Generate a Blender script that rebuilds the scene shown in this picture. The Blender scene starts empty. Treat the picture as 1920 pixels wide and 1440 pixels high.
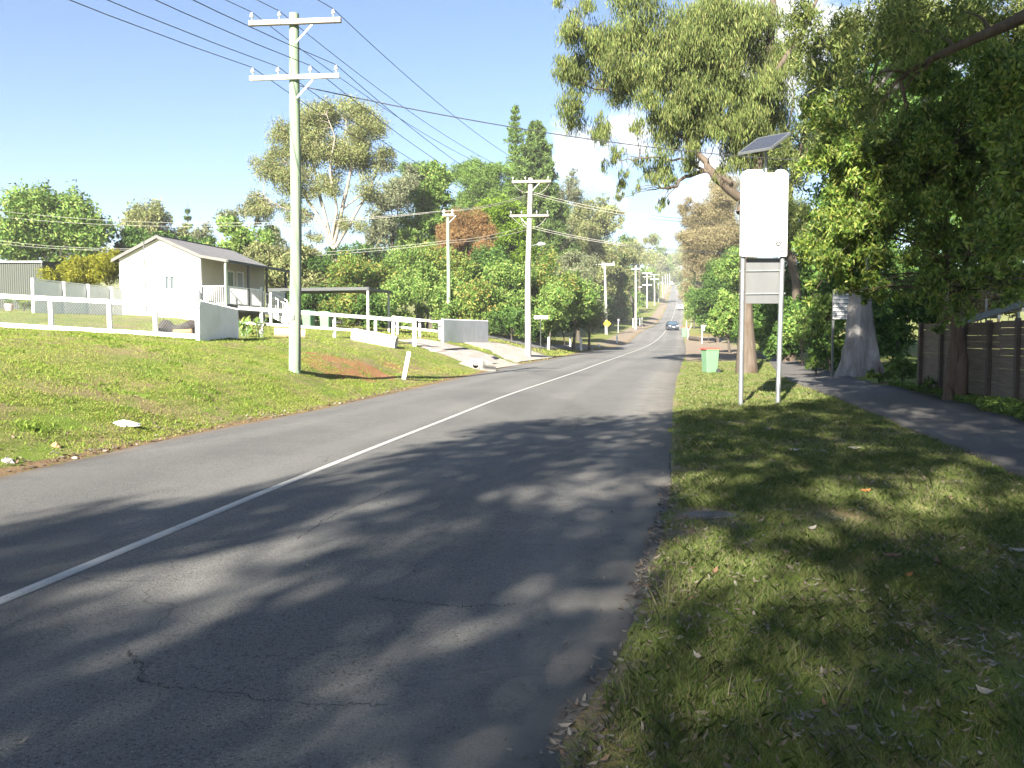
import bpy, math, random
import numpy as np
C = bpy.context.scene.collection
R = math.radians
random.seed(7)
RNG = np.random.default_rng(11)

# ------------------------------------------------------------------ camera model (photo 1920 x 1440)
FPX = 1550.0
CAMZ = 1.55
HOR = 632.0
PIT = math.atan((720 - HOR) / FPX)
SP, CP = math.sin(PIT), math.cos(PIT)

def P(px, py, d):
    """world point seen at photo pixel (px,py) standing d metres ahead (world y = d)"""
    X = (px - 960) / FPX; Y = (720 - py) / FPX
    k = d / (Y * SP + CP)
    return np.array((X * k, d, CAMZ + (Y * CP - SP) * k))

def zpy(py, d): return P(960, py, d)[2]

def pchip(xs, ys):
    xs = np.asarray(xs, float); ys = np.asarray(ys, float)
    h = np.diff(xs); dl = np.diff(ys) / h
    m = np.zeros(len(xs)); m[0] = dl[0]; m[-1] = dl[-1]
    for i in range(1, len(xs) - 1):
        if dl[i-1] * dl[i] > 0:
            w1 = 2*h[i] + h[i-1]; w2 = h[i] + 2*h[i-1]
            m[i] = (w1 + w2) / (w1/dl[i-1] + w2/dl[i])
    def f(x):
        x = np.asarray(x, float)
        i = np.clip(np.searchsorted(xs, x) - 1, 0, len(xs) - 2)
        t = (x - xs[i]) / h[i]; tc = np.clip(t, 0, 1)
        a = (1 + 2*tc) * (1-tc)**2; b = tc * (1-tc)**2; c = tc*tc*(3-2*tc); e = tc*tc*(tc-1)
        v = a*ys[i] + b*h[i]*m[i] + c*ys[i+1] + e*h[i]*m[i+1]
        v = v + np.where(x < xs[0], (x - xs[0]) * m[0], 0) + np.where(x > xs[-1], (x - xs[-1]) * m[-1], 0)
        return v
    return f

KN = [(1440,3.02),(1128,4.96),(893,9.65),(785,17.0),(740,23.5),(717,29.5),(698,37),(683,45),(668,58),(649,85),(633,110),(617,140),(600,185),(583,235),(557,350),(535,500)]
_pys = np.array([k[0] for k in KN][::-1], float); _ds = np.array([k[1] for k in KN][::-1], float)
_lf = pchip(_pys, np.log(_ds))
def dpy(py): return float(np.exp(_lf(py)))
zr_k = [(-60, -0.02), (0, -0.0)] + [(d, zpy(py, d)) for py, d in KN if d > 3.5] + [(540, zpy(535,500)+1.2), (620, zpy(535,500)+1.0), (900, zpy(535,500)-6), (3000, 20)]
zr = pchip([k[0] for k in zr_k], [k[1] for k in zr_k])

def edge(tab):
    pts = sorted((dpy(py), P(px, py, dpy(py))[0]) for py, px in tab)
    y0, x0 = pts[0]
    pts = [(-70, x0 - 0.15*(y0+70)), (-20, x0 - 0.15*(y0+20))] + pts
    y1, x1 = pts[-1]
    pts += [(y1+120, x1 + 120*0.2), (y1+2500, x1 + 2500*0.2)]
    return pchip([p[0] for p in pts], [p[1] for p in pts])
xl = edge([(893,0),(820,335),(760,630),(735,744),(715,831),(688,948),(672,1036),(659,1100),(647,1165),(625,1197),(610,1226),(590,1243),(567,1252),(552,1255),(535,1262)])
xr = edge([(1440,1065),(1290,1140),(1180,1185),(980,1250),(880,1262),(800,1263),(717,1269),(680,1280),(658,1287),(638,1283),(617,1280),(590,1282),(573,1282),(557,1277),(535,1270)])
xc = edge([(1128,0),(922,500),(785,840),(708,1050),(698,1080),(668,1163),(649,1213),(633,1237),(620,1248),(600,1259),(583,1265),(557,1270),(535,1266)])

gL = pchip([-5,0,.4,.7,2.1,4.2,6.5,12.8,20,30,60,150,2000],[0,0,.05,.14,.6,1.12,1.5,1.95,2.6,3.0,4.2,7,20])
gR = pchip([-5,0,.5,4,7,15,40,200,2000],[0,0,.02,.05,.2,.55,1.5,5,20])
def sstep(x, a, b):
    t = np.clip((np.asarray(x, float) - a) / (b - a), 0, 1); return t*t*(3-2*t)
def bump(x, y):
    return (np.sin(1.7*x+.9*y+1)*np.sin(1.1*y-.7*x) + .6*np.sin(3.1*x-2.3*y+2)*np.sin(2.7*y+1.3*x) + .35*np.sin(6.3*x+4*y)*np.sin(5.7*y-3*x+1)) 
def H0(x, y):
    x = np.asarray(x, float); y = np.asarray(y, float)
    z = zr(y); L = xl(y) - x; Rr = x - xr(y)
    s = 1 - .55 * sstep(y, 60, 95)
    g = gL(np.maximum(L, 0)) * s - .13*np.exp(-((L-1.7)/.6)**2) * sstep(y, 21, 25) * (1 - sstep(y, 36, 38))
    g = g + gR(np.maximum(Rr, 0))
    off = np.maximum(L, Rr)
    g = g + .028 * bump(x, y) * sstep(off, .3, 1.5) * (1 - sstep(off, 60, 120))
    g = g + np.where(off > 0, .012, 0)
    return z + g - .06 * (1 - sstep(off, -.35, 0.0))

def G(px, py, Hf=H0, dmax=320):
    ds = np.concatenate([np.arange(2, 80, .05), np.arange(80, dmax, .25)])
    X = (px - 960) / FPX; Y = (720 - py) / FPX
    k = ds / (Y*SP + CP)
    h = Hf(X*k, ds); zz = CAMZ + (Y*CP - SP)*k
    i = int(np.argmax(zz <= h))
    if zz[i] > h[i]: i = len(ds) - 1
    return np.array((X*k[i], ds[i], h[i]))

PL = [(1410,658),(1440,676),(1502,722),(1540,735),(1665,786),(1770,832),(1920,895)]
PR = [(1425,654),(1470,669),(1515,684),(1590,706),(1647,722),(1740,741),(1815,760),(1920,792)]
def pathedge(tab, w=0):
    pts = sorted((p[1], p[0]) for p in (G(a, b) for a, b in tab))
    y0, x0 = pts[0]
    sl = .22
    pts = [(-12, x0 - sl*(y0+12))] + pts + [(pts[-1][0]+25, pts[-1][1] + 5.6), (pts[-1][0]+80, pts[-1][1]+17)]
    ys = [pts[0][0]]; xs = [pts[0][1]]
    for a, b in pts[1:]:
        if a > ys[-1] + .4: ys.append(a); xs.append(b)
    return pchip(ys, xs)
pl = pathedge(PL); pr0 = pathedge(PR)
def pr(y): return np.clip(pr0(y), pl(y) + 1.5, pl(y) + 2.3)

def inpoly(x, y, poly):
    x = np.asarray(x, float); y = np.asarray(y, float)
    ins = np.zeros(x.shape, bool); n = len(poly)
    for i in range(n):
        x1, y1 = poly[i][:2]; x2, y2 = poly[(i+1) % n][:2]
        c = ((y1 > y) != (y2 > y)) & (x < (x2-x1)*(y-y1)/((y2-y1) if y2 != y1 else 1e-9) + x1)
        ins ^= c
    return ins
# driveway tracks (pairs of edges, gate -> road)
TRK = [([(738,638),(790,655),(850,675),(905,694)], [(800,636),(860,647.5),(920,663),(985,682.5)]),
       ([(826,637),(862,643),(915,659),(965,682)], [(858,634.5),(905,638.5),(970,650),(1045,669.5)])]
TRKW = [([G(*p) for p in a], [G(*p) for p in b]) for a, b in TRK]
TRKP = [a + b[::-1] for a, b in TRKW]
# side street
SSL = [G(p[0], p[1]) for p in [(1105,658),(1060,657),(1000,656)]]
def on_path(x, y): return (x > pl(y)) & (x < pr(y)) & (np.asarray(y) < 62)
def on_track(x, y):
    r = np.zeros(np.shape(x), bool)
    for p in TRKP: r |= inpoly(x, y, p)
    return r
def H(x, y):
    h = H0(x, y)
    o = np.minimum(x - pl(y), pr(y) - x)
    return h - .05 * sstep(o, -.1, .15) * (np.asarray(y) < 75)
def g1(x, y): return float(H(np.array(x), np.array(y)))
def on(px, d):
    """ground point under photo column px at distance d"""
    q = P(px, 660, d)
    for _ in range(3):
        z = g1(q[0], d); py = HOR - (z - CAMZ) * FPX / d; q = P(px, py, d)
    q[2] = g1(q[0], d); return q

# ------------------------------------------------------------------ objects
def tag(o, label=None, cat=None, group=None, kind=None):
    if label: o['label'] = label
    if cat: o['category'] = cat
    if group: o['group'] = group
    if kind: o['kind'] = kind
    return o
def thing(name, label, cat, loc=(0,0,0), rz=0, group=None):
    o = bpy.data.objects.new(name, None); C.objects.link(o)
    o.location = [float(v) for v in loc]; o.rotation_euler = (0,0,rz); o.empty_display_size = .3
    return tag(o, label, cat, group)
def rootloc(o):
    while o.parent: o = o.parent
    return np.array(o.location)

def link(name, me, parent=None, mats=()):
    for m in mats: me.materials.append(m)
    o = bpy.data.objects.new(name, me); C.objects.link(o)
    if parent: o.parent = parent
    return o

class MB:
    def __init__(s): s.v = []; s.f = []; s.sm = []
    def add(s, vs, fs, smooth=False):
        o = len(s.v); s.v += [tuple(map(float, q)) for q in vs]
        s.f += [tuple(i+o for i in q) for q in fs]; s.sm += [smooth]*len(fs); return s
    def box(s, c, size, rz=0, ax=None):
        c = np.array(c, float); a, b, h = [t/2 for t in size]
        if ax is None:
            u = np.array((math.cos(rz), math.sin(rz), 0)); v = np.array((-math.sin(rz), math.cos(rz), 0)); w = np.array((0,0,1.))
        else: u, v, w = ax
        vs = [c + u*a*i + v*b*j + w*h*k for k in (-1,1) for j in (-1,1) for i in (-1,1)]
        return s.add(vs, [(0,2,3,1),(4,5,7,6),(0,1,5,4),(2,6,7,3),(0,4,6,2),(1,3,7,5)])
    def bar(s, p, q, w, h, up=(0,0,1)):
        p = np.array(p, float); q = np.array(q, float); d = q-p; L = np.linalg.norm(d); d /= L
        up = np.array(up, float); a = np.cross(up, d); n = np.linalg.norm(a)
        if n < 1e-5: a = np.array((1.,0,0))
        else: a /= n
        b = np.cross(d, a)
        return s.box((p+q)/2, (L, w, h), ax=(d, a, b))
    def tube(s, pts, rad, n=8, cap=True, smooth=True):
        pts = [np.array(p, float) for p in pts]
        if not hasattr(rad, '__len__'): rad = [rad]*len(pts)
        t0 = pts[1]-pts[0]; t0 /= np.linalg.norm(t0)
        a = np.cross(t0, (0,0,1.) if abs(t0[2]) < .9 else (1.,0,0)); a /= np.linalg.norm(a)
        vs = []
        for i, p in enumerate(pts):
            t = pts[min(i+1, len(pts)-1)] - pts[max(i-1, 0)]; t /= (np.linalg.norm(t)+1e-9)
            a = a - t*np.dot(a, t); a /= (np.linalg.norm(a)+1e-9); b = np.cross(t, a)
            for k in range(n):
                th = 2*math.pi*k/n; vs.append(p + rad[i]*(a*math.cos(th) + b*math.sin(th)))
        fs = [(i*n+k, i*n+(k+1)%n, (i+1)*n+(k+1)%n, (i+1)*n+k) for i in range(len(pts)-1) for k in range(n)]
        s.add(vs, fs, smooth)
        if cap:
            o = len(vs) - n
            s.add(vs[:n], [tuple(range(n))[::-1]]); s.add(vs[o:], [tuple(range(n))])
        return s
    def cyl(s, c, r, h, n=16, r2=None): return s.tube([c, np.array(c)+np.array((0,0,h))], [r, r if r2 is None else r2], n)
    def prism(s, poly, p0, u, v, w, depth):
        """2-D outline poly in plane (u,v) at p0 extruded along w"""
        p0 = np.array(p0, float); u = np.array(u, float); v = np.array(v, float); w = np.array(w, float)*depth
        n = len(poly); vs = [p0+u*a+v*b for a, b in poly] + [p0+u*a+v*b+w for a, b in poly]
        return s.add(vs, [tuple(range(n))[::-1], tuple(range(n, 2*n))] + [(i, (i+1)%n, n+(i+1)%n, n+i) for i in range(n)])
    def build(s, name, m, parent=None, world=True, label=None):
        v = np.array(s.v, float)
        if parent is not None and world: v = v - rootloc(parent)
        me = bpy.data.meshes.new(name); me.from_pydata(v.tolist(), [], s.f); 
        me.polygons.foreach_set('use_smooth', s.sm); me.update()
        o = link(name, me, parent, [m])
        if label: o['label'] = label
        return o

def npmesh(name, V, F, attrs=None, smooth=False):
    """V (n,3), F (m,k) constant k"""
    me = bpy.data.meshes.new(name); V = np.ascontiguousarray(V, np.float32); F = np.ascontiguousarray(F, np.int32)
    m, k = F.shape
    me.vertices.add(len(V)); me.vertices.foreach_set('co', V.ravel())
    me.loops.add(m*k); me.loops.foreach_set('vertex_index', F.ravel())
    me.polygons.add(m); me.polygons.foreach_set('loop_start', np.arange(0, m*k, k, dtype=np.int32))
    if smooth: me.polygons.foreach_set('use_smooth', np.ones(m, bool))
    me.update(calc_edges=True)
    for nm, (dom, arr) in (attrs or {}).items():
        if arr.ndim == 1:
            a = me.attributes.new(nm, 'FLOAT', dom); a.data.foreach_set('value', np.ascontiguousarray(arr, np.float32))
        else:
            a = me.attributes.new(nm, 'FLOAT_COLOR', dom); a.data.foreach_set('color', np.ascontiguousarray(arr, np.float32).ravel())
    return me

# ------------------------------------------------------------------ materials
class NT:
    def __init__(s, name):
        s.m = bpy.data.materials.new(name); s.m.use_nodes = True; s.t = s.m.node_tree; s.t.nodes.clear()
        s.out = s.n('ShaderNodeOutputMaterial')
    def n(s, typ, **kw):
        x = s.t.nodes.new(typ)
        for k, v in kw.items():
            if k in x.inputs.keys() if isinstance(k, str) else False: pass
            setattr(x, k, v)
        return x
    def l(s, a, b): s.t.links.new(a, b)
    def noise(s, scale, detail=4, rough=.55, vec=None, dist=0):
        x = s.n('ShaderNodeTexNoise'); x.inputs['Scale'].default_value = scale; x.inputs['Detail'].default_value = detail
        x.inputs['Roughness'].default_value = rough; x.inputs['Distortion'].default_value = dist
        if vec is not None: s.l(vec, x.inputs['Vector'])
        return x.outputs['Fac']
    def ramp(s, fac, stops):
        x = s.n('ShaderNodeValToRGB'); e = x.color_ramp.elements
        while len(e) < len(stops): e.new(.5)
        for q, (p, c) in zip(e, stops):
            q.position = p; q.color = (*c, 1) if len(c) == 3 else c
        s.l(fac, x.inputs['Fac']); return x.outputs['Color']
    def mix(s, f, a, b, mode='MIX'):
        x = s.n('ShaderNodeMix', data_type='RGBA', blend_type=mode)
        for i, v in ((0, f), (6, a), (7, b)):
            if hasattr(v, 'is_output'): s.l(v, x.inputs[i])
            elif i == 0: x.inputs[0].default_value = v
            else: x.inputs[i].default_value = (*v, 1)
        return x.outputs[2]
    def math(s, op, a, b=0, c=None, clamp=False):
        x = s.n('ShaderNodeMath', operation=op, use_clamp=clamp)
        for i, v in enumerate((a, b) if c is None else (a, b, c)):
            if hasattr(v, 'is_output'): s.l(v, x.inputs[i])
            else: x.inputs[i].default_value = v
        return x.outputs[0]
    def attr(s, nm):
        x = s.n('ShaderNodeAttribute', attribute_name=nm); return x
    def obj(s, scale=None):
        x = s.n('ShaderNodeTexCoord').outputs['Object']
        if scale:
            mp = s.n('ShaderNodeMapping'); mp.inputs['Scale'].default_value = scale; s.l(x, mp.inputs['Vector']); x = mp.outputs['Vector']
        return x
    def bsdf(s, col, rough=.7, metal=0, spec=.5, bump=None, bstr=.3, bdist=.02):
        b = s.n('ShaderNodeBsdfPrincipled')
        if hasattr(col, 'is_output'): s.l(col, b.inputs['Base Color'])
        else: b.inputs['Base Color'].default_value = (*col, 1)
        if hasattr(rough, 'is_output'): s.l(rough, b.inputs['Roughness'])
        else: b.inputs['Roughness'].default_value = rough
        b.inputs['Metallic'].default_value = metal; b.inputs['Specular IOR Level'].default_value = spec
        if bump is not None:
            u = s.n('ShaderNodeBump'); u.inputs['Strength'].default_value = bstr; u.inputs['Distance'].default_value = bdist
            s.l(bump, u.inputs['Height']); s.l(u.outputs['Normal'], b.inputs['Normal'])
        return b.outputs['BSDF']
    def done(s, sh): s.l(sh, s.out.inputs['Surface']); return s.m

def simple(name, col, rough=.6, metal=0, var=.18, scale=6, bump=0, spec=.5, stretch=None, dirt=None):
    t = NT(name); v = t.obj(stretch)
    f = t.noise(scale, 5, .6, v)
    lo = tuple(c*(1-var) for c in col); hi = tuple(min(1, c*(1+var)) for c in col)
    c = t.ramp(f, [(.3, lo), (.7, hi)])
    if dirt:
        d = t.noise(scale*.37+.3, 6, .65, v)
        c = t.mix(t.ramp(d, [(.5, (0,0,0)), (.72, (.75,.75,.75))]), c, dirt)
    return t.done(t.bsdf(c, rough, metal, spec, f if bump else None, bump or .1))

def leafmat(name, cols, trans=.3, rough=.62, spec=.16, tcol=None):
    t = NT(name)
    r = t.attr('rnd').outputs['Fac']; k = t.attr('tone').outputs['Fac']
    n = len(cols)
    c = t.ramp(r, [(i/(n-1) if n > 1 else 0, cols[i]) for i in range(n)])
    kk = t.math('MULTIPLY_ADD', k, .80, .69)
    x = t.n('ShaderNodeVectorMath', operation='SCALE'); t.l(c, x.inputs[0]); t.l(kk, x.inputs['Scale']); c = x.outputs[0]
    b = t.bsdf(c, rough, 0, spec)
    tr = t.n('ShaderNodeBsdfTranslucent')
    c2 = t.mix(.5, c, tcol or tuple(min(1, q*1.6) for q in cols[n//2])); t.l(c2, tr.inputs['Color'])
    m = t.n('ShaderNodeMixShader'); m.inputs[0].default_value = trans
    t.l(b, m.inputs[1]); t.l(tr.outputs[0], m.inputs[2])
    return t.done(m.outputs[0])

def barkmat(name, a, b, scale=3, bump=.5, dark=None):
    t = NT(name); v = t.obj((1,1,.10)); f = t.noise(scale*3.2, 7, .72, v, .4); g = t.noise(scale*.55, 4, .6, t.obj())
    c = t.mix(t.ramp(f, [(.35,(0,0,0)),(.68,(1,1,1))]), a, b)
    if dark: c = t.mix(t.ramp(g, [(.52,(0,0,0)),(.66,(.85,.85,.85))]), c, dark)
    return t.done(t.bsdf(c, .85, 0, .2, f, bump, .03))

M = {}
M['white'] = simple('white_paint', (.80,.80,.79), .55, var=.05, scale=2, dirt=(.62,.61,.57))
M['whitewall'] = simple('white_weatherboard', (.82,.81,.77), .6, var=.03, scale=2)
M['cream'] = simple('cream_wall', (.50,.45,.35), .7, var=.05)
M['roof'] = simple('grey_roof_metal', (.060,.062,.070), .6, .0, var=.08, scale=3)
M['darkgrey'] = simple('dark_grey_paint', (.028,.03,.033), .5)
M['charcoal'] = simple('charcoal_metal', (.035,.04,.042), .5, .0)
M['galv'] = simple('galvanised_steel', (.22,.235,.245), .45, .55, var=.12, scale=9, dirt=(.17,.175,.17))
M['alu'] = simple('aluminium_sheet', (.125,.128,.132), .5, .3, var=.1, scale=3, stretch=(1,1,.3))
M['signwhite'] = simple('sign_white_enamel', (.62,.62,.62), .5, var=.03)
M['glass'] = NT('window_glass'); M['glass'] = M['glass'].done(M['glass'].bsdf((.10,.12,.13), .08, 0, .8))
M['solar'] = None
M['timber'] = barkmat('grey_hardwood', (.22,.235,.19), (.34,.36,.30), 4, .25)
M['timberw'] = barkmat('pale_weathered_timber', (.27,.26,.235), (.42,.41,.385), 4, .35, (.34,.32,.28))
M['timberg'] = barkmat('green_treated_timber', (.16,.22,.15), (.24,.30,.22), 4, .2)
M['arm'] = simple('weathered_crossarm', (.32,.285,.26), .8, var=.25, scale=8, stretch=(.3,.3,1), dirt=(.18,.12,.09))
M['armw'] = simple('white_crossarm', (.74,.75,.74), .5, var=.08)
M['porc'] = simple('porcelain_insulator', (.62,.62,.60), .25, var=.1)
M['wire'] = simple('black_cable', (.05,.05,.055), .6)
M['wirel'] = simple('aluminium_cable', (.33,.32,.29), .45, .2)
M['conc'] = simple('concrete', (.22,.21,.195), .85, var=.15, scale=7, bump=.2, dirt=(.13,.115,.10))
M['concw'] = simple('white_painted_concrete', (.72,.71,.68), .75, var=.1, scale=4, dirt=(.52,.49,.44))
M['beigepipe'] = simple('beige_stained_concrete', (.42,.32,.21), .8, var=.15, scale=2, dirt=(.42,.28,.16))
M['bin'] = simple('green_bin_plastic', (.115,.215,.125), .5, var=.08, scale=3)
M['binred'] = simple('red_lid_plastic', (.55,.07,.05), .45, var=.08)
M['bing'] = simple('green_lid_plastic', (.09,.26,.11), .45, var=.08)
M['rubber'] = simple('black_rubber', (.025,.025,.027), .7)
M['yellow'] = simple('yellow_sign', (.80,.52,.02), .4, var=.04)
M['blacktxt'] = simple('black_lettering', (.03,.03,.03), .5)
M['greytxt'] = simple('grey_lettering', (.015,.015,.016), .6)
M['shed'] = simple('shed_steel', (.055,.063,.053), .6, 0, var=.05)
M['palegrey'] = simple('pale_grey_paint', (.34,.35,.365), .6, var=.06)
M['fencewood'] = simple('brown_fence_board', (.12,.095,.075), .8, var=.35, scale=5, bump=.3, stretch=(6,.6,6), dirt=(.10,.085,.06))
M['fencepost'] = simple('dark_fence_post', (.07,.055,.045), .8, var=.25)
M['rust'] = simple('red_oxide', (.30,.10,.06), .7)
M['carblue'] = simple('dark_blue_car_paint', (.035,.05,.085), .25, .3, var=.05)
M['carwhite'] = simple('white_car_paint', (.80,.80,.80), .3, var=.02)
M['carglass'] = simple('car_glass', (.05,.08,.11), .08, var=.1)
M['lamp'] = simple('headlamp_lens', (.7,.7,.7), .15, .3)
M['taillamp'] = simple('tail_lamp_lens', (.4,.03,.03), .25)
M['trim'] = simple('black_trim', (.03,.03,.032), .5)
M['plastic'] = simple('white_plastic_film', (.85,.86,.88), .4, var=.03)
M['tan'] = simple('tan_log', (.30,.19,.09), .85, var=.25)
M['soil'] = simple('dark_mulch', (.045,.038,.034), .9, var=.4, scale=14, bump=.5)
M['terracotta'] = simple('pink_pot', (.62,.40,.36), .7)
M['redpaint'] = simple('red_paint', (.45,.06,.05), .5)
M['bk_gum'] = barkmat('gum_bark', (.065,.05,.038), (.13,.105,.083), 2, .7, (.07,.045,.03))
M['bk_pale'] = barkmat('pale_gum_bark', (.11,.105,.105), (.27,.255,.25), 1.3, .8, (.075,.055,.048))
M['bk_white'] = barkmat('white_gum_bark', (.22,.195,.165), (.36,.325,.28), 1.2, .3, (.15,.115,.09))
M['bk_dark'] = barkmat('dark_bark', (.05,.042,.035), (.10,.085,.07), 3, .6)
M['bk_red'] = barkmat('red_brown_bark', (.06,.042,.032), (.13,.09,.065), 3, .7)
# foliage
LM = {
 'gum': leafmat('gum_leaves', [(.030,.046,.016),(.075,.105,.030),(.145,.185,.050),(.19,.19,.070)], .32),
 'gumgrey': leafmat('grey_gum_leaves', [(.065,.085,.045),(.12,.145,.078),(.175,.195,.11),(.18,.165,.10)], .25),
 'gumfar': leafmat('olive_gum_leaves', [(.085,.110,.038),(.15,.18,.065),(.20,.22,.088),(.22,.19,.10)], .25),
 'mid': leafmat('mid_green_leaves', [(.048,.098,.022),(.095,.175,.036),(.155,.235,.055),(.24,.27,.08)], .28),
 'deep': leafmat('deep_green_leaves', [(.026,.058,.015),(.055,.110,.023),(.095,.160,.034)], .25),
 'lime': leafmat('lime_leaves', [(.07,.13,.012),(.12,.20,.018),(.18,.26,.03)], .35),
 'yellow': leafmat('yellow_green_leaves', [(.12,.14,.012),(.19,.20,.018),(.26,.24,.03)], .35),
 'orange': leafmat('orange_brown_leaves', [(.11,.062,.026),(.175,.10,.042),(.235,.135,.06),(.13,.11,.04)], .2),
 'mixed': leafmat('flowering_shrub_leaves', [(.050,.100,.020),(.090,.160,.030),(.155,.21,.045),(.27,.19,.06)], .28),
 'conif': leafmat('conifer_needles', [(.032,.062,.018),(.072,.120,.030),(.13,.18,.046)], .15),
 'conifl': leafmat('pale_pine_needles', [(.06,.11,.022),(.10,.165,.034),(.14,.21,.05)], .2),
 'brown': leafmat('brownish_casuarina', [(.115,.10,.055),(.18,.15,.082),(.225,.185,.105),(.13,.14,.06)], .2),
 'broad': leafmat('glossy_broad_leaves', [(.028,.058,.012),(.062,.115,.018),(.12,.19,.030),(.18,.23,.042),(.22,.22,.055)], .36, .5, .28),
 'fern': leafmat('fern_leaves', [(.04,.08,.016),(.075,.125,.025),(.12,.165,.04)], .25),
}
# ------------------------------------------------------------------ ground sheet
def ground():
    az = np.concatenate([np.arange(-50, 50.01, .24), np.arange(54, 307, 4.0)])
    az = R(1) * az
    rr = [0.0, .35]
    while rr[-1] < 1020: rr.append(rr[-1] * (1.021 if rr[-1] < 140 else 1.05) + .01)
    rr = np.array(rr)
    A, Q = np.meshgrid(az, rr, indexing='ij')
    X = Q*np.sin(A); Y = Q*np.cos(A)
    Z = H(X, Y)
    L = xl(Y) - X; Rr = X - xr(Y); off = np.maximum(L, Rr)
    red = np.zeros(X.shape); pale = np.zeros(X.shape); dry = np.zeros(X.shape)
    def blob(m, px, py, r, s=1., ry=None):
        g = G(px, py); return np.maximum(m, s*np.exp(-(((X-g[0])/r)**2 + ((Y-g[1])/(ry or r))**2)))
    for px, py, r, s in [(585,664,1.0,.8),(612,672,1.1,.8),(640,676,1.2,.75),(668,686,1.1,.8),(700,697,.9,1),(668,704,.9,1.1),(630,703,.7,.9),(720,705,.6,.9),(600,690,.8,.5),(820,690,.9,.5),(850,697,.7,.5),(600,680,2.2,.68),(665,676,2.0,.68),(745,690,1.6,.6),(800,692,1.5,.5),(690,700,1.2,.8),(1062,645,2.5,.8),(1096,648,2.5,.6),(1320,628,6,.6)]:
        red = blob(red, px, py, r, s)
    for px, py, r, s in [(650,668,1.2,.6),(690,680,1.0,.6),(620,682,.9,.5),(1275,700,1.0,.8),(1310,968,.45,.9),(1345,985,.4,.7),(1280,1000,.35,.7),(1250,1090,.3,.6),(1200,1250,.3,.5),(1290,930,.4,.5),(940,690,.9,.6)]:
        pale = blob(pale, px, py, r, s)
    far = sstep(Y, 62, 95)
    pale = np.maximum(pale, far * (1 - sstep(L, 1.5, 3.6)) * (L > 0) * .95)
    pale = np.maximum(pale, sstep(Y, 40, 55) * (1 - sstep(Y, 105, 125)) * (1 - sstep(Rr, 3, 8)) * (Rr > 0) * .9)
    pale = np.maximum(pale, .50 * np.exp(-(np.minimum(Rr, 9)/.16)**2) * (Rr > -.2) * (Y < 40))
    dry = np.maximum(dry, 1.0 * np.exp(-((L-.10)/.16)**2))
    lush = sstep(L, 7, 9) * (Y < 48)
    m = np.stack([red, pale, dry, lush], -1).reshape(-1, 4)
    na, nr = X.shape
    idx = np.arange(na*nr).reshape(na, nr)
    a0 = idx; a1 = np.roll(idx, -1, axis=0)
    F = np.stack([a0[:, :-1], a0[:, 1:], a1[:, 1:], a1[:, :-1]], -1).reshape(-1, 4)
    me = npmesh('ground', np.stack([X, Y, Z], -1).reshape(-1, 3), F, {'mask': ('POINT', m)}, True)
    t = NT('ground_grass_soil'); v = t.obj()
    n1 = t.noise(.55, 5, .6, v); n2 = t.noise(3.2, 5, .65, v); n3 = t.noise(38, 4, .7, v); n4 = t.noise(.16, 3, .5, v)
    g = t.ramp(n2, [(.28, (.085,.122,.022)), (.5, (.145,.190,.034)), (.72, (.20,.22,.062))])
    g = t.mix(t.ramp(n1, [(.46,(0,0,0)),(.66,(.8,.8,.8))]), g, (.23,.20,.09))
    g = t.mix(t.ramp(n3, [(.35,(.55,.55,.55)),(.5,(0,0,0))]), g, (.05,.06,.02))
    br = t.math('MULTIPLY', t.ramp(t.noise(1.15, 6, .68, v), [(.56,(0,0,0)),(.68,(1,1,1))]), .65)
    g = t.mix(br, g, (.215,.155,.085))
    bl = t.math('MULTIPLY', t.ramp(t.noise(.42, 6, .7, v), [(.48,(0,0,0)),(.60,(1,1,1))]), .85)
    g = t.mix(bl, g, t.mix(n3, (.17,.115,.065), (.27,.215,.12)))
    lu = t.math('MULTIPLY', t.ramp(t.noise(.7, 6, .7, t.obj((1.3,.8,1))), [(.52,(0,0,0)),(.62,(1,1,1))]), .85)
    g = t.mix(lu, g, t.mix(n3, (.09,.155,.018), (.16,.235,.03)))
    at = t.attr('mask'); sp = t.n('ShaderNodeSeparateColor'); t.l(at.outputs['Color'], sp.inputs[0])
    nn = t.math('ADD', t.math('MULTIPLY_ADD', t.noise(2.6, 7, .75, v), 1.7, -.95), t.math('MULTIPLY_ADD', t.noise(17, 4, .7, v), .8, -.4))
    def msk(o, lo=.35, hi=.6):
        q = t.math('MULTIPLY', t.math('ADD', o, nn), t.ramp(o, [(.04,(0,0,0)),(.16,(1,1,1))])); return t.ramp(q, [(lo,(0,0,0)),(hi,(1,1,1))])
    red = t.mix(n2, (.20,.085,.038), (.34,.18,.09))
    g = t.mix(msk(sp.outputs[0]), g, red)
    pc = t.mix(n3, (.15,.118,.088), (.29,.24,.185))
    g = t.mix(msk(sp.outputs[1]), g, pc)
    g = t.mix(msk(sp.outputs[2], .25, .55), g, t.mix(n3, (.13,.075,.04), (.27,.19,.11)))
    h = t.math('ADD', n3, t.math('MULTIPLY', n2, 1.6))
    t.done(t.bsdf(g, .95, 0, .15, h, .7, .06))
    o = link('ground', me, None, [t.m]); tag(o, kind='structure')
ground()

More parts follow.
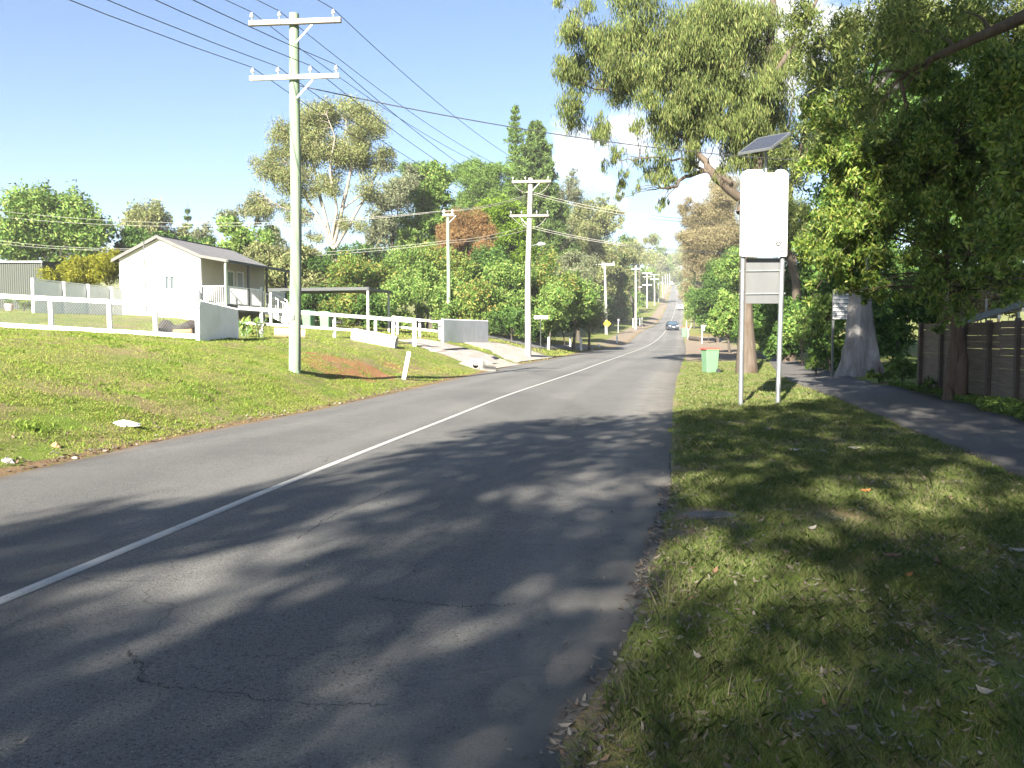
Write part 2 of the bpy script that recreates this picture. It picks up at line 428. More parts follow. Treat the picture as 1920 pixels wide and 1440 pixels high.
def sheet(name, lef, rig, ys, nl, zoff, m, jl=0, jr=0, skirt=.12, zf=None):
    ys = np.asarray(ys, float)
    a = lef(ys) if callable(lef) else lef; b = rig(ys) if callable(rig) else rig
    u = np.linspace(0, 1, nl)
    X = a[:, None]*(1-u) + b[:, None]*u; Y = np.repeat(ys[:, None], nl, 1)
    Z = (zf(X, Y) if zf else H(X, Y)) + zoff
    V = np.stack([X, Y, Z], -1)
    e0 = V[:, :1].copy(); e0[..., 2] -= skirt; e1 = V[:, -1:].copy(); e1[..., 2] -= skirt
    V = np.concatenate([e0, V, e1], 1); n = nl + 2
    U = np.concatenate([[0], u, [1]])
    col = np.stack([np.repeat(U[None], len(ys), 0), np.repeat(ys[:, None]/100, n, 1), np.zeros((len(ys), n)), np.ones((len(ys), n))], -1)
    idx = np.arange(len(ys)*n).reshape(len(ys), n)
    F = np.stack([idx[:-1, :-1], idx[:-1, 1:], idx[1:, 1:], idx[1:, :-1]], -1).reshape(-1, 4)
    me = npmesh(name, V.reshape(-1, 3), F, {'uvw': ('POINT', col.reshape(-1, 4))}, True)
    return tag(link(name, me, None, [m]), kind='structure')

def asphalt(name, lo, hi, cracks=True, edge=True):
    t = NT(name); v = t.obj()
    n1 = t.noise(.35, 5, .6, v); n2 = t.noise(5, 5, .7, v); n3 = t.noise(130, 3, .8, v); n4 = t.noise(48, 4, .8, v)
    c = t.ramp(n1, [(.3, lo), (.7, hi)])
    c = t.mix(t.math('MULTIPLY', t.ramp(n2, [(.35,(0,0,0)),(.75,(1,1,1))]), .30), c, tuple(q*1.5 for q in hi))
    c = t.mix(t.ramp(n3, [(.545,(0,0,0)),(.64,(1,1,1))]), c, (.34,.33,.31))
    c = t.mix(t.ramp(n4, [(.36,(1,1,1)),(.47,(0,0,0))]), c, tuple(q*.36 for q in lo))
    sp = t.n('ShaderNodeSeparateColor'); t.l(t.attr('uvw').outputs['Color'], sp.inputs[0]); u = sp.outputs[0]
    if edge:
        # tyre-polished wheel paths and pale dusty margin on the right hand side
        w = t.math('SINE', t.math('MULTIPLY_ADD', u, 25.1, -1.6))
        c = t.mix(t.math('MULTIPLY', t.ramp(w, [(.2,(0,0,0)),(.95,(1,1,1))]), .16), c, tuple(q*1.75 for q in hi))
        e = t.math('ADD', u, t.math('MULTIPLY_ADD', t.noise(2.4, 6, .72, v), .30, -.15))
        c = t.mix(t.math('MULTIPLY', t.ramp(e, [(.86,(0,0,0)),(.985,(1,1,1))]), .8), c, (.27,.25,.22))
        e2 = t.math('ADD', u, t.math('MULTIPLY_ADD', t.noise(6, 6, .75, v), .12, -.06))
        c = t.mix(t.math('MULTIPLY', t.ramp(e2, [(.0,(1,1,1)),(.035,(0,0,0))]), .7), c, (.19,.13,.085))
        # patched area
        p = t.ramp(t.noise(.16, 2, .4, t.obj((1,.5,1))), [(.52,(0,0,0)),(.56,(1,1,1))])
        c = t.mix(t.math('MULTIPLY', p, .32), c, tuple(q*.72 for q in lo))
    if cracks:
        vo = t.n('ShaderNodeTexVoronoi', feature='DISTANCE_TO_EDGE'); vo.inputs['Scale'].default_value = .42
        mp = t.n('ShaderNodeMixRGB'); 
        nz = t.n('ShaderNodeTexNoise'); nz.inputs['Scale'].default_value = 2.2; nz.inputs['Detail'].default_value = 6; t.l(v, nz.inputs['Vector'])
        ad = t.n('ShaderNodeVectorMath', operation='MULTIPLY_ADD'); t.l(nz.outputs['Color'], ad.inputs[0]); ad.inputs[1].default_value = (.7,.7,.7); t.l(v, ad.inputs[2])
        t.l(ad.outputs[0], vo.inputs['Vector'])
        ck = t.math('MULTIPLY', t.ramp(vo.outputs['Distance'], [(.0,(1,1,1)),(.006,(0,0,0))]), t.ramp(t.noise(.5, 3, .5, v), [(.5,(0,0,0)),(.62,(.65,.65,.65))]))
        c = t.mix(ck, c, tuple(q*.3 for q in lo))
    bh = t.math('ADD', n3, t.math('MULTIPLY', n4, 1.2))
    return t.done(t.bsdf(c, .82, 0, .35, bh, .85, .018))
M['asphalt'] = asphalt('asphalt', (.100,.100,.100), (.150,.146,.138))
M['asphaltp'] = asphalt('path_asphalt', (.075,.070,.068), (.115,.108,.10), cracks=False, edge=False)
M['asphalts'] = asphalt('street_asphalt', (.11,.11,.11), (.15,.15,.148), cracks=False, edge=False)

def ys_road():
    y = [-60.0]
    while y[-1] < 640:
        a = abs(y[-1] - 2); y.append(y[-1] + (.16 if a < 9 else .3 if a < 24 else 1.0 if a < 80 else 3.0))
    return np.array(y)
YR = ys_road()
rj = np.random.default_rng(3)
def jit(n, amp, ys):
    w = rj.normal(0, 1, n); k = np.array([1,2,3,2,1])/9.; s = np.convolve(w, k, 'same') * 1.6 + .7*rj.normal(0, 1, n)*.5
    return s * amp * np.clip(1.2 - np.abs(ys)/70, .0, 1)
XL = xl(YR) + jit(len(YR), .035, YR); XR = xr(YR) + jit(len(YR), .055, YR) - .0
sheet('road', XL, XR, YR, 10, 0, M['asphalt'], zf=lambda X, Y: zr(Y))
# the unbroken centre line, worn paint
t = NT('worn_road_paint'); v = t.obj()
f = t.noise(60, 4, .75, v); f2 = t.noise(3.5, 5, .7, v)
wm = t.ramp(t.math('ADD', f, t.math('MULTIPLY', f2, .7)), [(.55,(.13,.13,.125)),(.80,(.40,.39,.365))])
M['paint'] = t.done(t.bsdf(wm, .7, 0, .3, f, .3, .01))
yc_ = YR[(YR > -55) & (YR < 500)]
sheet('centre_line', xc(yc_) - .055, xc(yc_) + .055 , yc_, 3, .005, M['paint'], skirt=.003, zf=lambda X, Y: zr(Y))
YP = np.arange(-12, 60, .4)
sheet('footpath', pl(YP) + jit(len(YP), .02, YP), pr(YP) + jit(len(YP), .03, YP), YP, 6, .055, M['asphaltp'])

# gravel driveway, two wheel tracks
t = NT('pale_gravel'); v = t.obj()
vo = t.n('ShaderNodeTexVoronoi'); vo.inputs['Scale'].default_value = 22; t.l(v, vo.inputs['Vector'])
gr = t.ramp(t.noise(1.4, 5, .65, v), [(.3,(.30,.265,.225)),(.7,(.44,.41,.37))])
gr = t.mix(.55, gr, vo.outputs['Color'], 'SOFT_LIGHT')
gr = t.mix(t.ramp(t.noise(14, 4, .7, v), [(.33,(.5,.5,.5)),(.48,(0,0,0))]), gr, (.15,.12,.09))
M['gravel'] = t.done(t.bsdf(gr, .95, 0, .2, vo.outputs['Distance'], .8, .04))
for ti, (a, b) in enumerate(TRKW):
    n = 26
    A = np.array(a); B = np.array(b); s = np.linspace(0, 1, len(a)); q = np.linspace(0, 1, n)
    AA = np.stack([np.interp(q, s, A[:, i]) for i in (0, 1)], -1); BB = np.stack([np.interp(q, s, B[:, i]) for i in (0, 1)], -1)
    AA += RNG.normal(0, .10, AA.shape); BB += RNG.normal(0, .10, BB.shape)
    u = np.linspace(0, 1, 9)[None, :, None]
    XY = AA[:, None]*(1-u) + BB[:, None]*u
    Z = H(XY[..., 0], XY[..., 1]) + .03 + .012*ti
    ed = np.minimum(u[..., 0], 1-u[..., 0]); Z = Z - .09*(ed < .01)
    idx = np.arange(n*9).reshape(n, 9)
    F = np.stack([idx[:-1, :-1], idx[:-1, 1:], idx[1:, 1:], idx[1:, :-1]], -1).reshape(-1, 4)
    tag(link('driveway', npmesh('driveway', np.concatenate([XY, Z[..., None]], -1).reshape(-1, 3), F, None, True), None, [M['gravel']]), kind='structure')
# yard hardstand behind the gate
# side street joining from the left
ps = [G(1112,656.5), G(1060,655), G(1000,653.5)]
A = np.array([ps[0], ps[1], ps[2], ps[2]+np.array((-12,1.5,0)), ps[2]+np.array((-40,6,0))]); 
n = 30; s = np.linspace(0, 1, 5); q = np.linspace(0, 1, n)
AA = np.stack([np.interp(q, s, A[:, i]) for i in (0, 1)], -1); BB = AA + np.array((.8, 6.2))
u = np.linspace(0, 1, 7)[None, :, None]; XY = AA[:, None]*(1-u) + BB[:, None]*u
Z = H(XY[..., 0], XY[..., 1]) + .04; idx = np.arange(n*7).reshape(n, 7)
F = np.stack([idx[:-1, :-1], idx[:-1, 1:], idx[1:, 1:], idx[1:, :-1]], -1).reshape(-1, 4)
tag(link('side_street', npmesh('side_street', np.concatenate([XY, Z[..., None]], -1).reshape(-1, 3), F, None, True), None, [M['asphalts']]), kind='structure')
SSP = np.concatenate([AA, BB[::-1]])

# ------------------------------------------------------------------ grass and litter
def blades(name, X, Y, hgt, wid, lean, m, rng, bias=0, tone=None):
    n = len(X); Z = H(X, Y) - .005
    th = rng.uniform(0, 2*np.pi, n); ph = rng.uniform(0, 2*np.pi, n)
    h = hgt * rng.uniform(.45, 1.25, n); w = wid * rng.uniform(.7, 1.3, n); l = h * lean * rng.uniform(.1, 1.4, n)
    b = np.stack([X, Y, Z], -1)
    s = np.stack([np.cos(th), np.sin(th), 0*th], -1) * (w/2)[:, None]
    d = np.stack([np.cos(ph)*l, np.sin(ph)*l, h], -1)
    mid = b + d * np.array((.38, .38, .58)); tip = b + d
    V = np.stack([b - s, b + s, mid + s*.8, tip, mid - s*.8], 1).reshape(-1, 3)
    F = np.arange(n*5).reshape(n, 5)
    rnd = np.clip(rng.beta(2, 2.2, n) + bias, 0, 1)
    return link(name, npmesh(name, V, F, {'rnd': ('FACE', rnd), 'tone': ('FACE', np.full(n, .5) if tone is None else tone)}), None, [m])
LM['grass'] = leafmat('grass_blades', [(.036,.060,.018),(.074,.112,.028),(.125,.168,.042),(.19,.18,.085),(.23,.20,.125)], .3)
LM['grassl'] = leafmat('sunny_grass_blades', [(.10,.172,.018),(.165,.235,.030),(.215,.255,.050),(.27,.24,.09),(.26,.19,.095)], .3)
def fld(X, Y, s, ph): return .5 + .25*(np.sin(s*X+ph)*np.sin(s*1.13*Y+2*ph) + np.sin(1.9*s*X-.8*s*Y+3*ph)*np.sin(1.7*s*Y+.9*s*X))
def verge_pts(n, y0, y1, rng, wide=3.):
    Y = rng.uniform(y0, y1, n); X = rng.uniform(0, 1, n) * (pl(Y) - xr(Y) + .0) + xr(Y)
    return X, Y
g = np.random.default_rng(21)
xs, yy, hh, ww, rb = [], [], [], [], []
for n, y0, y1, h, w in [(150000, 1.2, 5.5, .050, .0032), (130000, 5.5, 11, .05, .0055), (60000, 11, 21, .06, .012), (26000, 21, 45, .06, .022)]:
    X, Y = verge_pts(n, y0, y1, g)
    f = fld(X, Y, 1.6, .7) * .6 + fld(X, Y, 5.1, 1.9) * .4
    keep = g.uniform(0, 1, n) < np.clip((f - .18)*2.3, .10, 1)
    e = np.minimum(X - xr(Y), pl(Y) - X); keep &= (g.uniform(0, 1, n) < sstep(e, -.02, .35)*.9 + .12)
    pit = np.exp(-(((X - G(1320,965)[0])/.42)**2 + ((Y - G(1320,965)[1])/.32)**2)); keep &= g.uniform(0,1,n) > pit*1.3
    X, Y, f = X[keep], Y[keep], f[keep]
    xs.append(X); yy.append(Y); hh.append(h*(.55 + .9*f)); ww.append(np.full(len(X), w)); rb.append(.18 - .3*f)
X = np.concatenate(xs); Y = np.concatenate(yy)
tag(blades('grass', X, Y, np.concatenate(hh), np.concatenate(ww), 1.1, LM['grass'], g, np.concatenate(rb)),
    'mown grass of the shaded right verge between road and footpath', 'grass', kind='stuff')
# tall seed tufts at the bitumen edge
xs, yy, hh = [], [], []
for px, py in [(1300,915),(1330,925),(1345,912),(1255,1140),(1245,1170),(1270,1065),(1240,1090),(1600,905),(1560,915),(1740,925),(1290,1120),(1410,1310),(1500,1380),(1180,1330),(1420,1360),(1620,1340),(1600,1100),(1690,1000),(1470,1240)]:
    q = G(px, py); k = 26
    xs.append(q[0] + g.normal(0, .07, k)); yy.append(q[1] + g.normal(0, .07, k)); hh.append(np.full(k, .10 + .05*g.random()))
X = np.concatenate(xs); Y = np.concatenate(yy)
tag(blades('grass_tuft', X, Y, np.concatenate(hh), np.full(len(X), .005), .7, LM['grass'], g, .1), 'taller seeding grass tufts along the right verge', 'grass', kind='stuff')
# left bank
xs, yy, hh, ww, rb = [], [], [], [], []
for n, y0, y1, h, w in [(130000, 5, 14, .030, .009), (200000, 13, 27, .032, .013), (90000, 27, 48, .040, .022), (22000, 45, 75, .10, .05)]:
    Y = g.uniform(y0, y1, n); L = g.uniform(0, 1, n)**1.25 * np.where(Y < 27, 15, 24); X = xl(Y) - L
    f = fld(X, Y, .9, .3)*.55 + fld(X, Y, 2.7, 1.1)*.45
    keep = (g.uniform(0, 1, n) < np.clip((f - .16)*2.0, .1, 1)) & (X > -.72*Y - 1.5) & ~on_track(X, Y) & ~inpoly(X, Y, SSP)
    keep &= g.uniform(0, 1, n) < sstep(L, -.02, .4)*.95 + .05
    for px, py, r in [(612,672,1.3),(650,680,1.5),(690,694,1.3),(668,704,1.1),(720,703,.8),(590,664,1.0),(640,690,1.0)]:
        q = G(px, py); keep &= g.uniform(0, 1, n) > .72*np.exp(-(((X-q[0])/r)**2 + ((Y-q[1])/r)**2))
    X, Y, f = X[keep], Y[keep], f[keep]
    xs.append(X); yy.append(Y); hh.append(h*(.5 + .95*f)); ww.append(np.full(len(X), w)); rb.append(.22 - .42*f)
X = np.concatenate(xs); Y = np.concatenate(yy)
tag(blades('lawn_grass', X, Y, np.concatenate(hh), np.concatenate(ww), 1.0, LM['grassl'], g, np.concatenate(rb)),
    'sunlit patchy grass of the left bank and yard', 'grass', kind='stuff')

def litter(name, X, Y, ln, wd, m, rng, lift=.012, zf=None):
    n = len(X); Z = (H(X, Y) if zf is None else zf(X, Y)) + lift * rng.uniform(.5, 2.2, n)
    th = rng.uniform(0, 2*np.pi, n); l = ln*rng.uniform(.6, 1.3, n); w = wd*rng.uniform(.6, 1.4, n)
    tl = rng.normal(0, .3, n)
    a = np.stack([np.cos(th)*np.cos(tl), np.sin(th)*np.cos(tl), np.sin(tl)], -1)*l[:, None]/2
    s = np.stack([-np.sin(th), np.cos(th), rng.normal(0, .4, n)], -1)*w[:, None]/2
    c = np.stack([X, Y, Z], -1); up = np.zeros((n, 3)); up[:, 2] = l*rng.uniform(.02, .16, n)
    q = np.stack([c - a + up, c - a*.2 - s, c + a*.5 - s*.8, c + a + up, c + a*.5 + s*.8, c - a*.2 + s], 1)
    return link(name, npmesh(name, q.reshape(-1, 3), np.arange(n*6).reshape(n, 6), {'rnd': ('FACE', rng.uniform(0, 1, n)), 'tone': ('FACE', rng.uniform(.2, .9, n))}), None, [m])
LM['dead'] = leafmat('dead_leaves', [(.06,.045,.033),(.105,.08,.06),(.16,.135,.105),(.22,.20,.165),(.14,.08,.045)], .1, .6, .3)
X1, Y1 = verge_pts(8500, 1.2, 6.5, g); X2, Y2 = verge_pts(4600, 6.5, 16, g); X3, Y3 = verge_pts(700, 16, 30, g)
# drift of leaves along the bitumen edge
Y4 = g.uniform(1.5, 9, 1500); X4 = xr(Y4) + g.exponential(.18, 1500) - .12
X5 = pr(g.uniform(9, 24, 900)); Y5 = g.uniform(9, 24, 900); X5 = pr(Y5) + g.exponential(.4, 900) - .1
X = np.concatenate([X1, X2, X3, X4, X5]); Y = np.concatenate([Y1, Y2, Y3, Y4, Y5])
k = g.uniform(0, 1, len(X)) < np.clip(fld(X, Y, 2.1, .4)*1.5 - .1, .15, 1); X, Y = X[k], Y[k]
sz = np.clip(.043 + .0024*Y, 0, .10)
tag(litter('leaf_litter', X, Y, sz, sz*.24, LM['dead'], g), 'dry narrow gum leaves scattered over the right verge', 'leaf litter', kind='stuff')
Y = g.uniform(1.5, 16, 260); X = xr(Y) - g.exponential(1.2, 260); 
tag(litter('road_litter', X, Y, np.full(260, .035), np.full(260, .012), LM['dead'], g, .006, lambda a, b: zr(b)), 'bits of leaf and pale grit on the bitumen', 'leaf litter', kind='stuff')
Y = g.uniform(7, 26, 700); X = xl(Y) - g.exponential(.25, 700)
tag(litter('edge_litter', X, Y, np.full(700, .09), np.full(700, .03), LM['dead'], g), 'brown leaf litter along the left edge of the road', 'leaf litter', kind='stuff')

# leafy weed clumps on the bank
xs, yy, hh = [], [], []
for _ in range(230):
    y0 = g.uniform(8, 30); L = g.uniform(.6, 12); x0 = float(xl(y0)) - L
    if x0 < -.7*y0 - 1 or bool(on_track(np.array([x0]), np.array([y0]))[0]): continue
    k = int(g.integers(25, 110)); r = g.uniform(.1, .42)
    xs.append(x0 + g.normal(0, r, k)); yy.append(y0 + g.normal(0, r, k)); hh.append(np.full(k, g.uniform(.035, .08)))
X = np.concatenate(xs); Y = np.concatenate(yy)
LM['weed'] = leafmat('lime_weed_blades', [(.075,.135,.018),(.135,.205,.028),(.195,.26,.048)], .32)
tag(blades('weeds', X, Y, np.concatenate(hh), np.full(len(X), .022), 1.2, LM['weed'], g), 'lush lime green weed clumps on the sunny left bank', 'weeds', kind='stuff')

# hairline cracks in the bitumen
def crack(label, pix, w):
    P_ = np.array([P(a_, b_, dpy(b_)) for a_, b_ in pix]); r = np.random.default_rng(len(pix)+int(pix[0][0]))
    s0 = np.linspace(0, 1, len(P_)); n = 60; q = np.linspace(0, 1, n)
    X = np.interp(q, s0, P_[:, 0]) + np.cumsum(r.normal(0, .006, n)) + r.normal(0, .008, n); Y = np.interp(q, s0, P_[:, 1]) + np.cumsum(r.normal(0, .006, n)) + r.normal(0, .012, n)
    dx = np.gradient(X); dy = np.gradient(Y); L_ = np.hypot(dx, dy)+1e-6; ww = w*r.uniform(.2, 1.2, n); Z = zr(Y) + .003
    V = np.stack([np.stack([X - dy/L_*ww, Y + dx/L_*ww, Z], -1), np.stack([X + dy/L_*ww, Y - dx/L_*ww, Z], -1)], 1).reshape(-1, 3)
    F = np.array([(2*i, 2*i+1, 2*i+3, 2*i+2) for i in range(n-1)])
    tag(link('road_crack', npmesh('road_crack', V, F), None, [M['crack']]), kind='structure')
M['crack'] = simple('dark_crack', (.022,.022,.023), .95, var=.4, scale=30)
crack('', [(262,1296),(330,1304),(480,1318),(620,1334),(720,1337)], .0032)
crack('', [(236,1228),(242,1250),(262,1275),(268,1300)], .0035)
crack('', [(700,1120),(860,1132),(960,1128)], .004)
crack('', [(1252,1010),(1252,960),(1258,900),(1256,850)], .009)
crack('', [(560,1010),(640,960),(760,905)], .004)
# ------------------------------------------------------------------ trees
def leafset(name, Cn, tone, L, W, hang, m, parent, rng, fold=.25, up=0.):
    n = len(Cn)
    a = rng.normal(0, 1, (n, 3)); a /= np.linalg.norm(a, axis=1)[:, None]
    a[:, 2] += -hang + up; a /= np.linalg.norm(a, axis=1)[:, None]
    r = rng.normal(0, 1, (n, 3)); s = np.cross(a, r); s /= (np.linalg.norm(s, axis=1)[:, None] + 1e-9)
    nn = np.cross(a, s)
    l = (L*rng.uniform(.65, 1.3, n))[:, None]; w = (W*rng.uniform(.65, 1.3, n))[:, None]
    V = np.stack([Cn - a*l*.5, Cn + s*w*.5 - nn*w*fold*.5 - a*l*.05, Cn + a*l*.5, Cn - s*w*.5 - nn*w*fold*.5 - a*l*.05], 1).reshape(-1, 3)
    V = V - rootloc(parent)
    me = npmesh(name, V, np.arange(n*4).reshape(n, 4), {'rnd': ('FACE', rng.uniform(0, 1, n)), 'tone': ('FACE', tone)})
    return link(name, me, parent, [m])

def sprayed(rng, cen, rad, n_tot, spray=12, flat=.85, sd=.16, outer=.5):
    """cen (K,3), rad (K,) -> leaf centres, tone per leaf"""
    rad = np.asarray(rad, float); cen = np.asarray(cen, float)
    wgt = rad**2; wgt /= wgt.sum()
    ns = max(1, int(n_tot/spray)); ki = rng.choice(len(cen), ns, p=wgt)
    d = rng.normal(0, 1, (ns, 3)); d /= np.linalg.norm(d, axis=1)[:, None]
    q = rng.uniform(0, 1, ns)**outer
    sp = cen[ki] + d * np.array((1, 1, flat)) * (rad[ki]*q)[:, None]
    ton = np.clip(rng.normal(.5, .16, len(cen)), .05, .95)[ki] + rng.normal(0, .08, ns)
    c = np.repeat(sp, spray, 0) + rng.normal(0, 1, (ns*spray, 3)) * np.repeat(rad[ki]*sd, spray)[:, None]
    return c, np.clip(np.repeat(ton, spray), 0, 1), sp

def ell_clumps(rng, ells, d, K, dr=None):
    """clump centres inside photo ellipses (px,py,rx,ry[,d]) at distance d"""
    area = np.array([e[2]*e[3] for e in ells], float); area /= area.sum()
    cs, rs = [], []
    for e, a in zip(ells, area):
        de = e[4] if len(e) > 4 else d
        c = P(e[0], e[1], de); rx = e[2]*de/FPX; rz = e[3]*de/FPX; ry = (dr or min(rx, rz*1.2))
        k = max(3, int(round(K*a)))
        rc = .42*(rx*rz*min(ry, max(rx, rz)))**(1/3.) * (14/(k+6))**.33
        v = rng.normal(0, 1, (k, 3)); v /= np.linalg.norm(v, axis=1)[:, None]
        q = rng.uniform(.1, 1, k)**.45
        p = c + v*np.array((max(rx-rc*.7, .1*rx), ry, max(rz-rc*.7, .1*rz)))*q[:, None]
        cs.append(p); rs.append(rc*rng.uniform(.65, 1.25, k))
    return np.concatenate(cs), np.concatenate(rs)

def limb(mb, rng, p, q, r0, r1, n=5, k=6, sagup=.25, wob=.06):
    p = np.array(p, float); q = np.array(q, float); L = np.linalg.norm(q-p)
    c = p*.5 + q*.5 + np.array((0, 0, sagup*L)) * (1 if q[2] > p[2] else .4)
    c[:2] = p[:2]*.35 + q[:2]*.65 if sagup < 0 else p[:2]*.6 + q[:2]*.4
    pts = []
    for t in np.linspace(0, 1, n):
        x = (1-t)**2*p + 2*t*(1-t)*c + t*t*q
        if 0 < t < 1: x = x + rng.normal(0, wob*L, 3)*.5
        pts.append(x)
    mb.tube(pts, list(np.linspace(r0, r1, n)), k, False)
    return pts

def tree(name, label, base, d, ells, leaf, bark, cover=3., L=.3, W=.12, hang=.3, K=22, group=None, cat='tree', trunk=None, r0=None, seed=None,
         limbs=True, spray=12, sd=.16, flat=.85, twigs=0, base_xyz=None, extra=None, outer=.5, dr=None, boughs=None, grow=1.12):
    cover = cover*CM; ells = [(e[0], e[1], e[2]*grow, e[3]*grow) + tuple(e[4:]) for e in ells]
    rng = np.random.default_rng(seed if seed is not None else sum(map(ord, label)))
    b = np.array(base_xyz, float) if base_xyz is not None else on(base, d)
    root = thing(name, label, cat, b - np.array((0,0,.05)), 0, group)
    cs, rs = ell_clumps(rng, ells, d, K, dr)
    zmin = H(cs[:, 0], cs[:, 1]) + .25*rs; cs[:, 2] = np.maximum(cs[:, 2], zmin)
    if extra is not None:
        cs = np.concatenate([cs, extra[0]]); rs = np.concatenate([rs, extra[1]])
    area = sum(math.pi*e[2]*e[3]*((e[4] if len(e) > 4 else d)/FPX)**2 for e in ells) + (0 if extra is None else float(np.sum(np.pi*extra[1]**2))*.9)
    N = int(cover*area/(.5*L*W))
    c, ton, sp = sprayed(rng, cs, rs, N, spray, flat, sd, outer)
    c[:, 2] = np.maximum(c[:, 2], H(c[:, 0], c[:, 1]) + .03)
    # trunk and limbs
    mb = MB()
    H_ = cs[:, 2].max() - b[2]
    r0 = r0 or max(.05, .022*H_)
    if trunk is None:
        top = np.average(cs, axis=0, weights=rs**2); top[2] = b[2] + .72*H_
        if top[2] - b[2] < .5: top[2] = b[2] + .5
        tp = [b - np.array((0,0,.15)), b*.75 + np.array((*(top[:2]), b[2]))*.25 + np.array((0,0,.3*(top[2]-b[2]))), b*.4 + top*.6, top]
        tp[1][:2] += rng.normal(0, .01*H_, 2); tp[2][:2] += rng.normal(0, .015*H_, 2)
    else: tp = [np.array(q, float) for q in trunk]
    rad = list(np.interp(np.linspace(0, 1, len(tp)), [0, .1, 1], [r0*1.3, r0, r0*.3]))
    # resample trunk
    ss = np.concatenate([[0], np.cumsum([np.linalg.norm(tp[i+1]-tp[i]) for i in range(len(tp)-1)])]); TL = ss[-1]
    tf = [pchip(ss, [q[i] for q in tp]) for i in range(3)]
    tt = np.linspace(0, TL, 12); tpp = [np.array([float(f(s)) for f in tf]) for s in tt]
    mb.tube(tpp, list(np.interp(tt/TL, np.linspace(0, 1, len(rad)), rad)), 9 if r0 > .15 else 6, False)
    if limbs:
        cp = [(p, r) for p, r, q in zip(tpp, np.interp(tt/TL, np.linspace(0, 1, len(rad)), rad), tt/TL) if q > (.3 if TL > 2.5 else .15)]
        for pts, ra, rb in (boughs or []):
            qs = np.linspace(0, 1, len(pts)); f3 = [pchip(qs, [k[i] for k in pts]) for i in range(3)]
            s2 = np.linspace(0, 1, 14); w = [np.array([float(g_(s)) for g_ in f3]) + rng.normal(0, .035, 3) for s in s2]
            r2 = list(np.linspace(ra, rb, 14)); mb.tube(w, r2, 8, False); cp += list(zip(w[2:], r2[2:]))
        if not boughs and len(cs) > 10:
            nb = int(np.clip(len(cs)//8, 3, 10)); sd_ = [0]
            for _ in range(nb-1): sd_.append(int(np.argmax(np.min([np.linalg.norm(cs-cs[k], axis=1) for k in sd_], axis=0))))
            own = np.argmin([np.linalg.norm(cs-cs[k], axis=1) for k in sd_], axis=0)
            for k in range(nb):
                gq = cs[own == k]
                if len(gq) == 0: continue
                q = gq.mean(0)*.85 + tpp[-1]*.15; dz = q[2]-b[2]
                s = np.clip((dz - .6*np.linalg.norm(q[:2]-tpp[-1][:2]))/max(H_, .1)*TL*.9, .25*TL, .95*TL)
                p = np.array([float(f(s)) for f in tf]); ra = r0*.42*(1-.5*s/TL)
                pts = limb(mb, rng, p, q, ra, ra*.3, 8, 6, .2, .04); cp += list(zip(pts[2:], np.linspace(ra, ra*.3, 8)[2:]))
        cpp = np.array([c_[0] for c_ in cp]); cr = np.array([c_[1] for c_ in cp])
        for i in range(len(cs)):
            dd = np.linalg.norm(cpp - cs[i], axis=1) + .8*np.maximum(cpp[:, 2]-cs[i, 2], 0); k = int(np.argmin(dd)); L_ = np.linalg.norm(cpp[k]-cs[i])
            if L_ < .05: continue
            rr = max(.006, min(cr[k]*.5, .010*L_ + .006))
            pts = limb(mb, rng, cpp[k], cs[i], rr, max(.004, rr*.4), 6, 4, .12)
            for _ in range(twigs):
                q = cs[i] + rng.normal(0, .5*rs[i], 3); limb(mb, rng, pts[rng.integers(2, 5)], q, max(.006, rr*.4), .004, 4, 3)
    mb.build('trunk', M[bark] if isinstance(bark, str) else bark, root)
    leafset('crown', c, ton, L, W, hang, LM[leaf], root, rng)
    return root

def conifer(name, label, px, d, toppy, rpx, leaf, K=22, bare=.06, L=.5, W=.10, upc=.25, power=.75, dens=1., group=None):
    rng = np.random.default_rng(sum(map(ord, label)))
    b = on(px, d); top = P(px, toppy, d); Ht = top[2]-b[2]; Rm = 1.25*rpx*d/FPX
    root = thing(name, label, 'tree', b - np.array((0,0,.05)), 0, group)
    mb = MB(); mb.tube([b-np.array((0,0,.1)), b+(top-b)*.5, top], [.02*Ht, .012*Ht, .01], 7, False)
    cs, tn = [], []
    for i in range(K):
        t = bare + (1-bare)*((i+rng.uniform(-.2, .2))/K); t = min(max(t, bare), .985)
        r = Rm*(1-t)**power*rng.uniform(.75, 1.15) + .02*Rm
        nb = rng.integers(6, 9); z0 = b[2] + t*Ht
        ph = rng.uniform(0, 6.28)
        for j in range(nb):
            th = ph + 2*math.pi*j/nb + rng.normal(0, .12); rl = r*rng.uniform(.7, 1.1)
            e = np.array((math.cos(th), math.sin(th), 0)); o = np.array((b[0] + (top-b)[0]*t, b[1], z0))
            s = np.linspace(.12, 1, 6); pts = [o + e*rl*q + np.array((0,0, rl*upc*(q*q) - rl*.06*q)) for q in s]
            mb.tube([o] + pts[1::2], [.012*rl+.02, .01*rl+.012, .006*rl+.008, .006], 4, False)
            n = int(dens*110*rl/Rm*max(.5, Rm/2.5)) + 10
            q = rng.uniform(.12, 1.04, n); c = o + e*(rl*q)[:, None]; c[:, 2] += rl*upc*q*q - rl*.06*q
            side = np.array((-e[1], e[0], 0)); c += side * (rng.normal(0, .13, n)*rl*(1.15-q*.75))[:, None]; c[:, 2] += rng.normal(0, .05*rl+.08, n)
            cs.append(c); tn.append(np.full(n, np.clip(rng.normal(.5, .2), 0, 1)))
    mb.build('trunk', M['bk_dark'], root)
    leafset('crown', np.concatenate(cs), np.concatenate(tn), L, W, -.15, LM[leaf], root, rng)
    return root

CM = 1.75
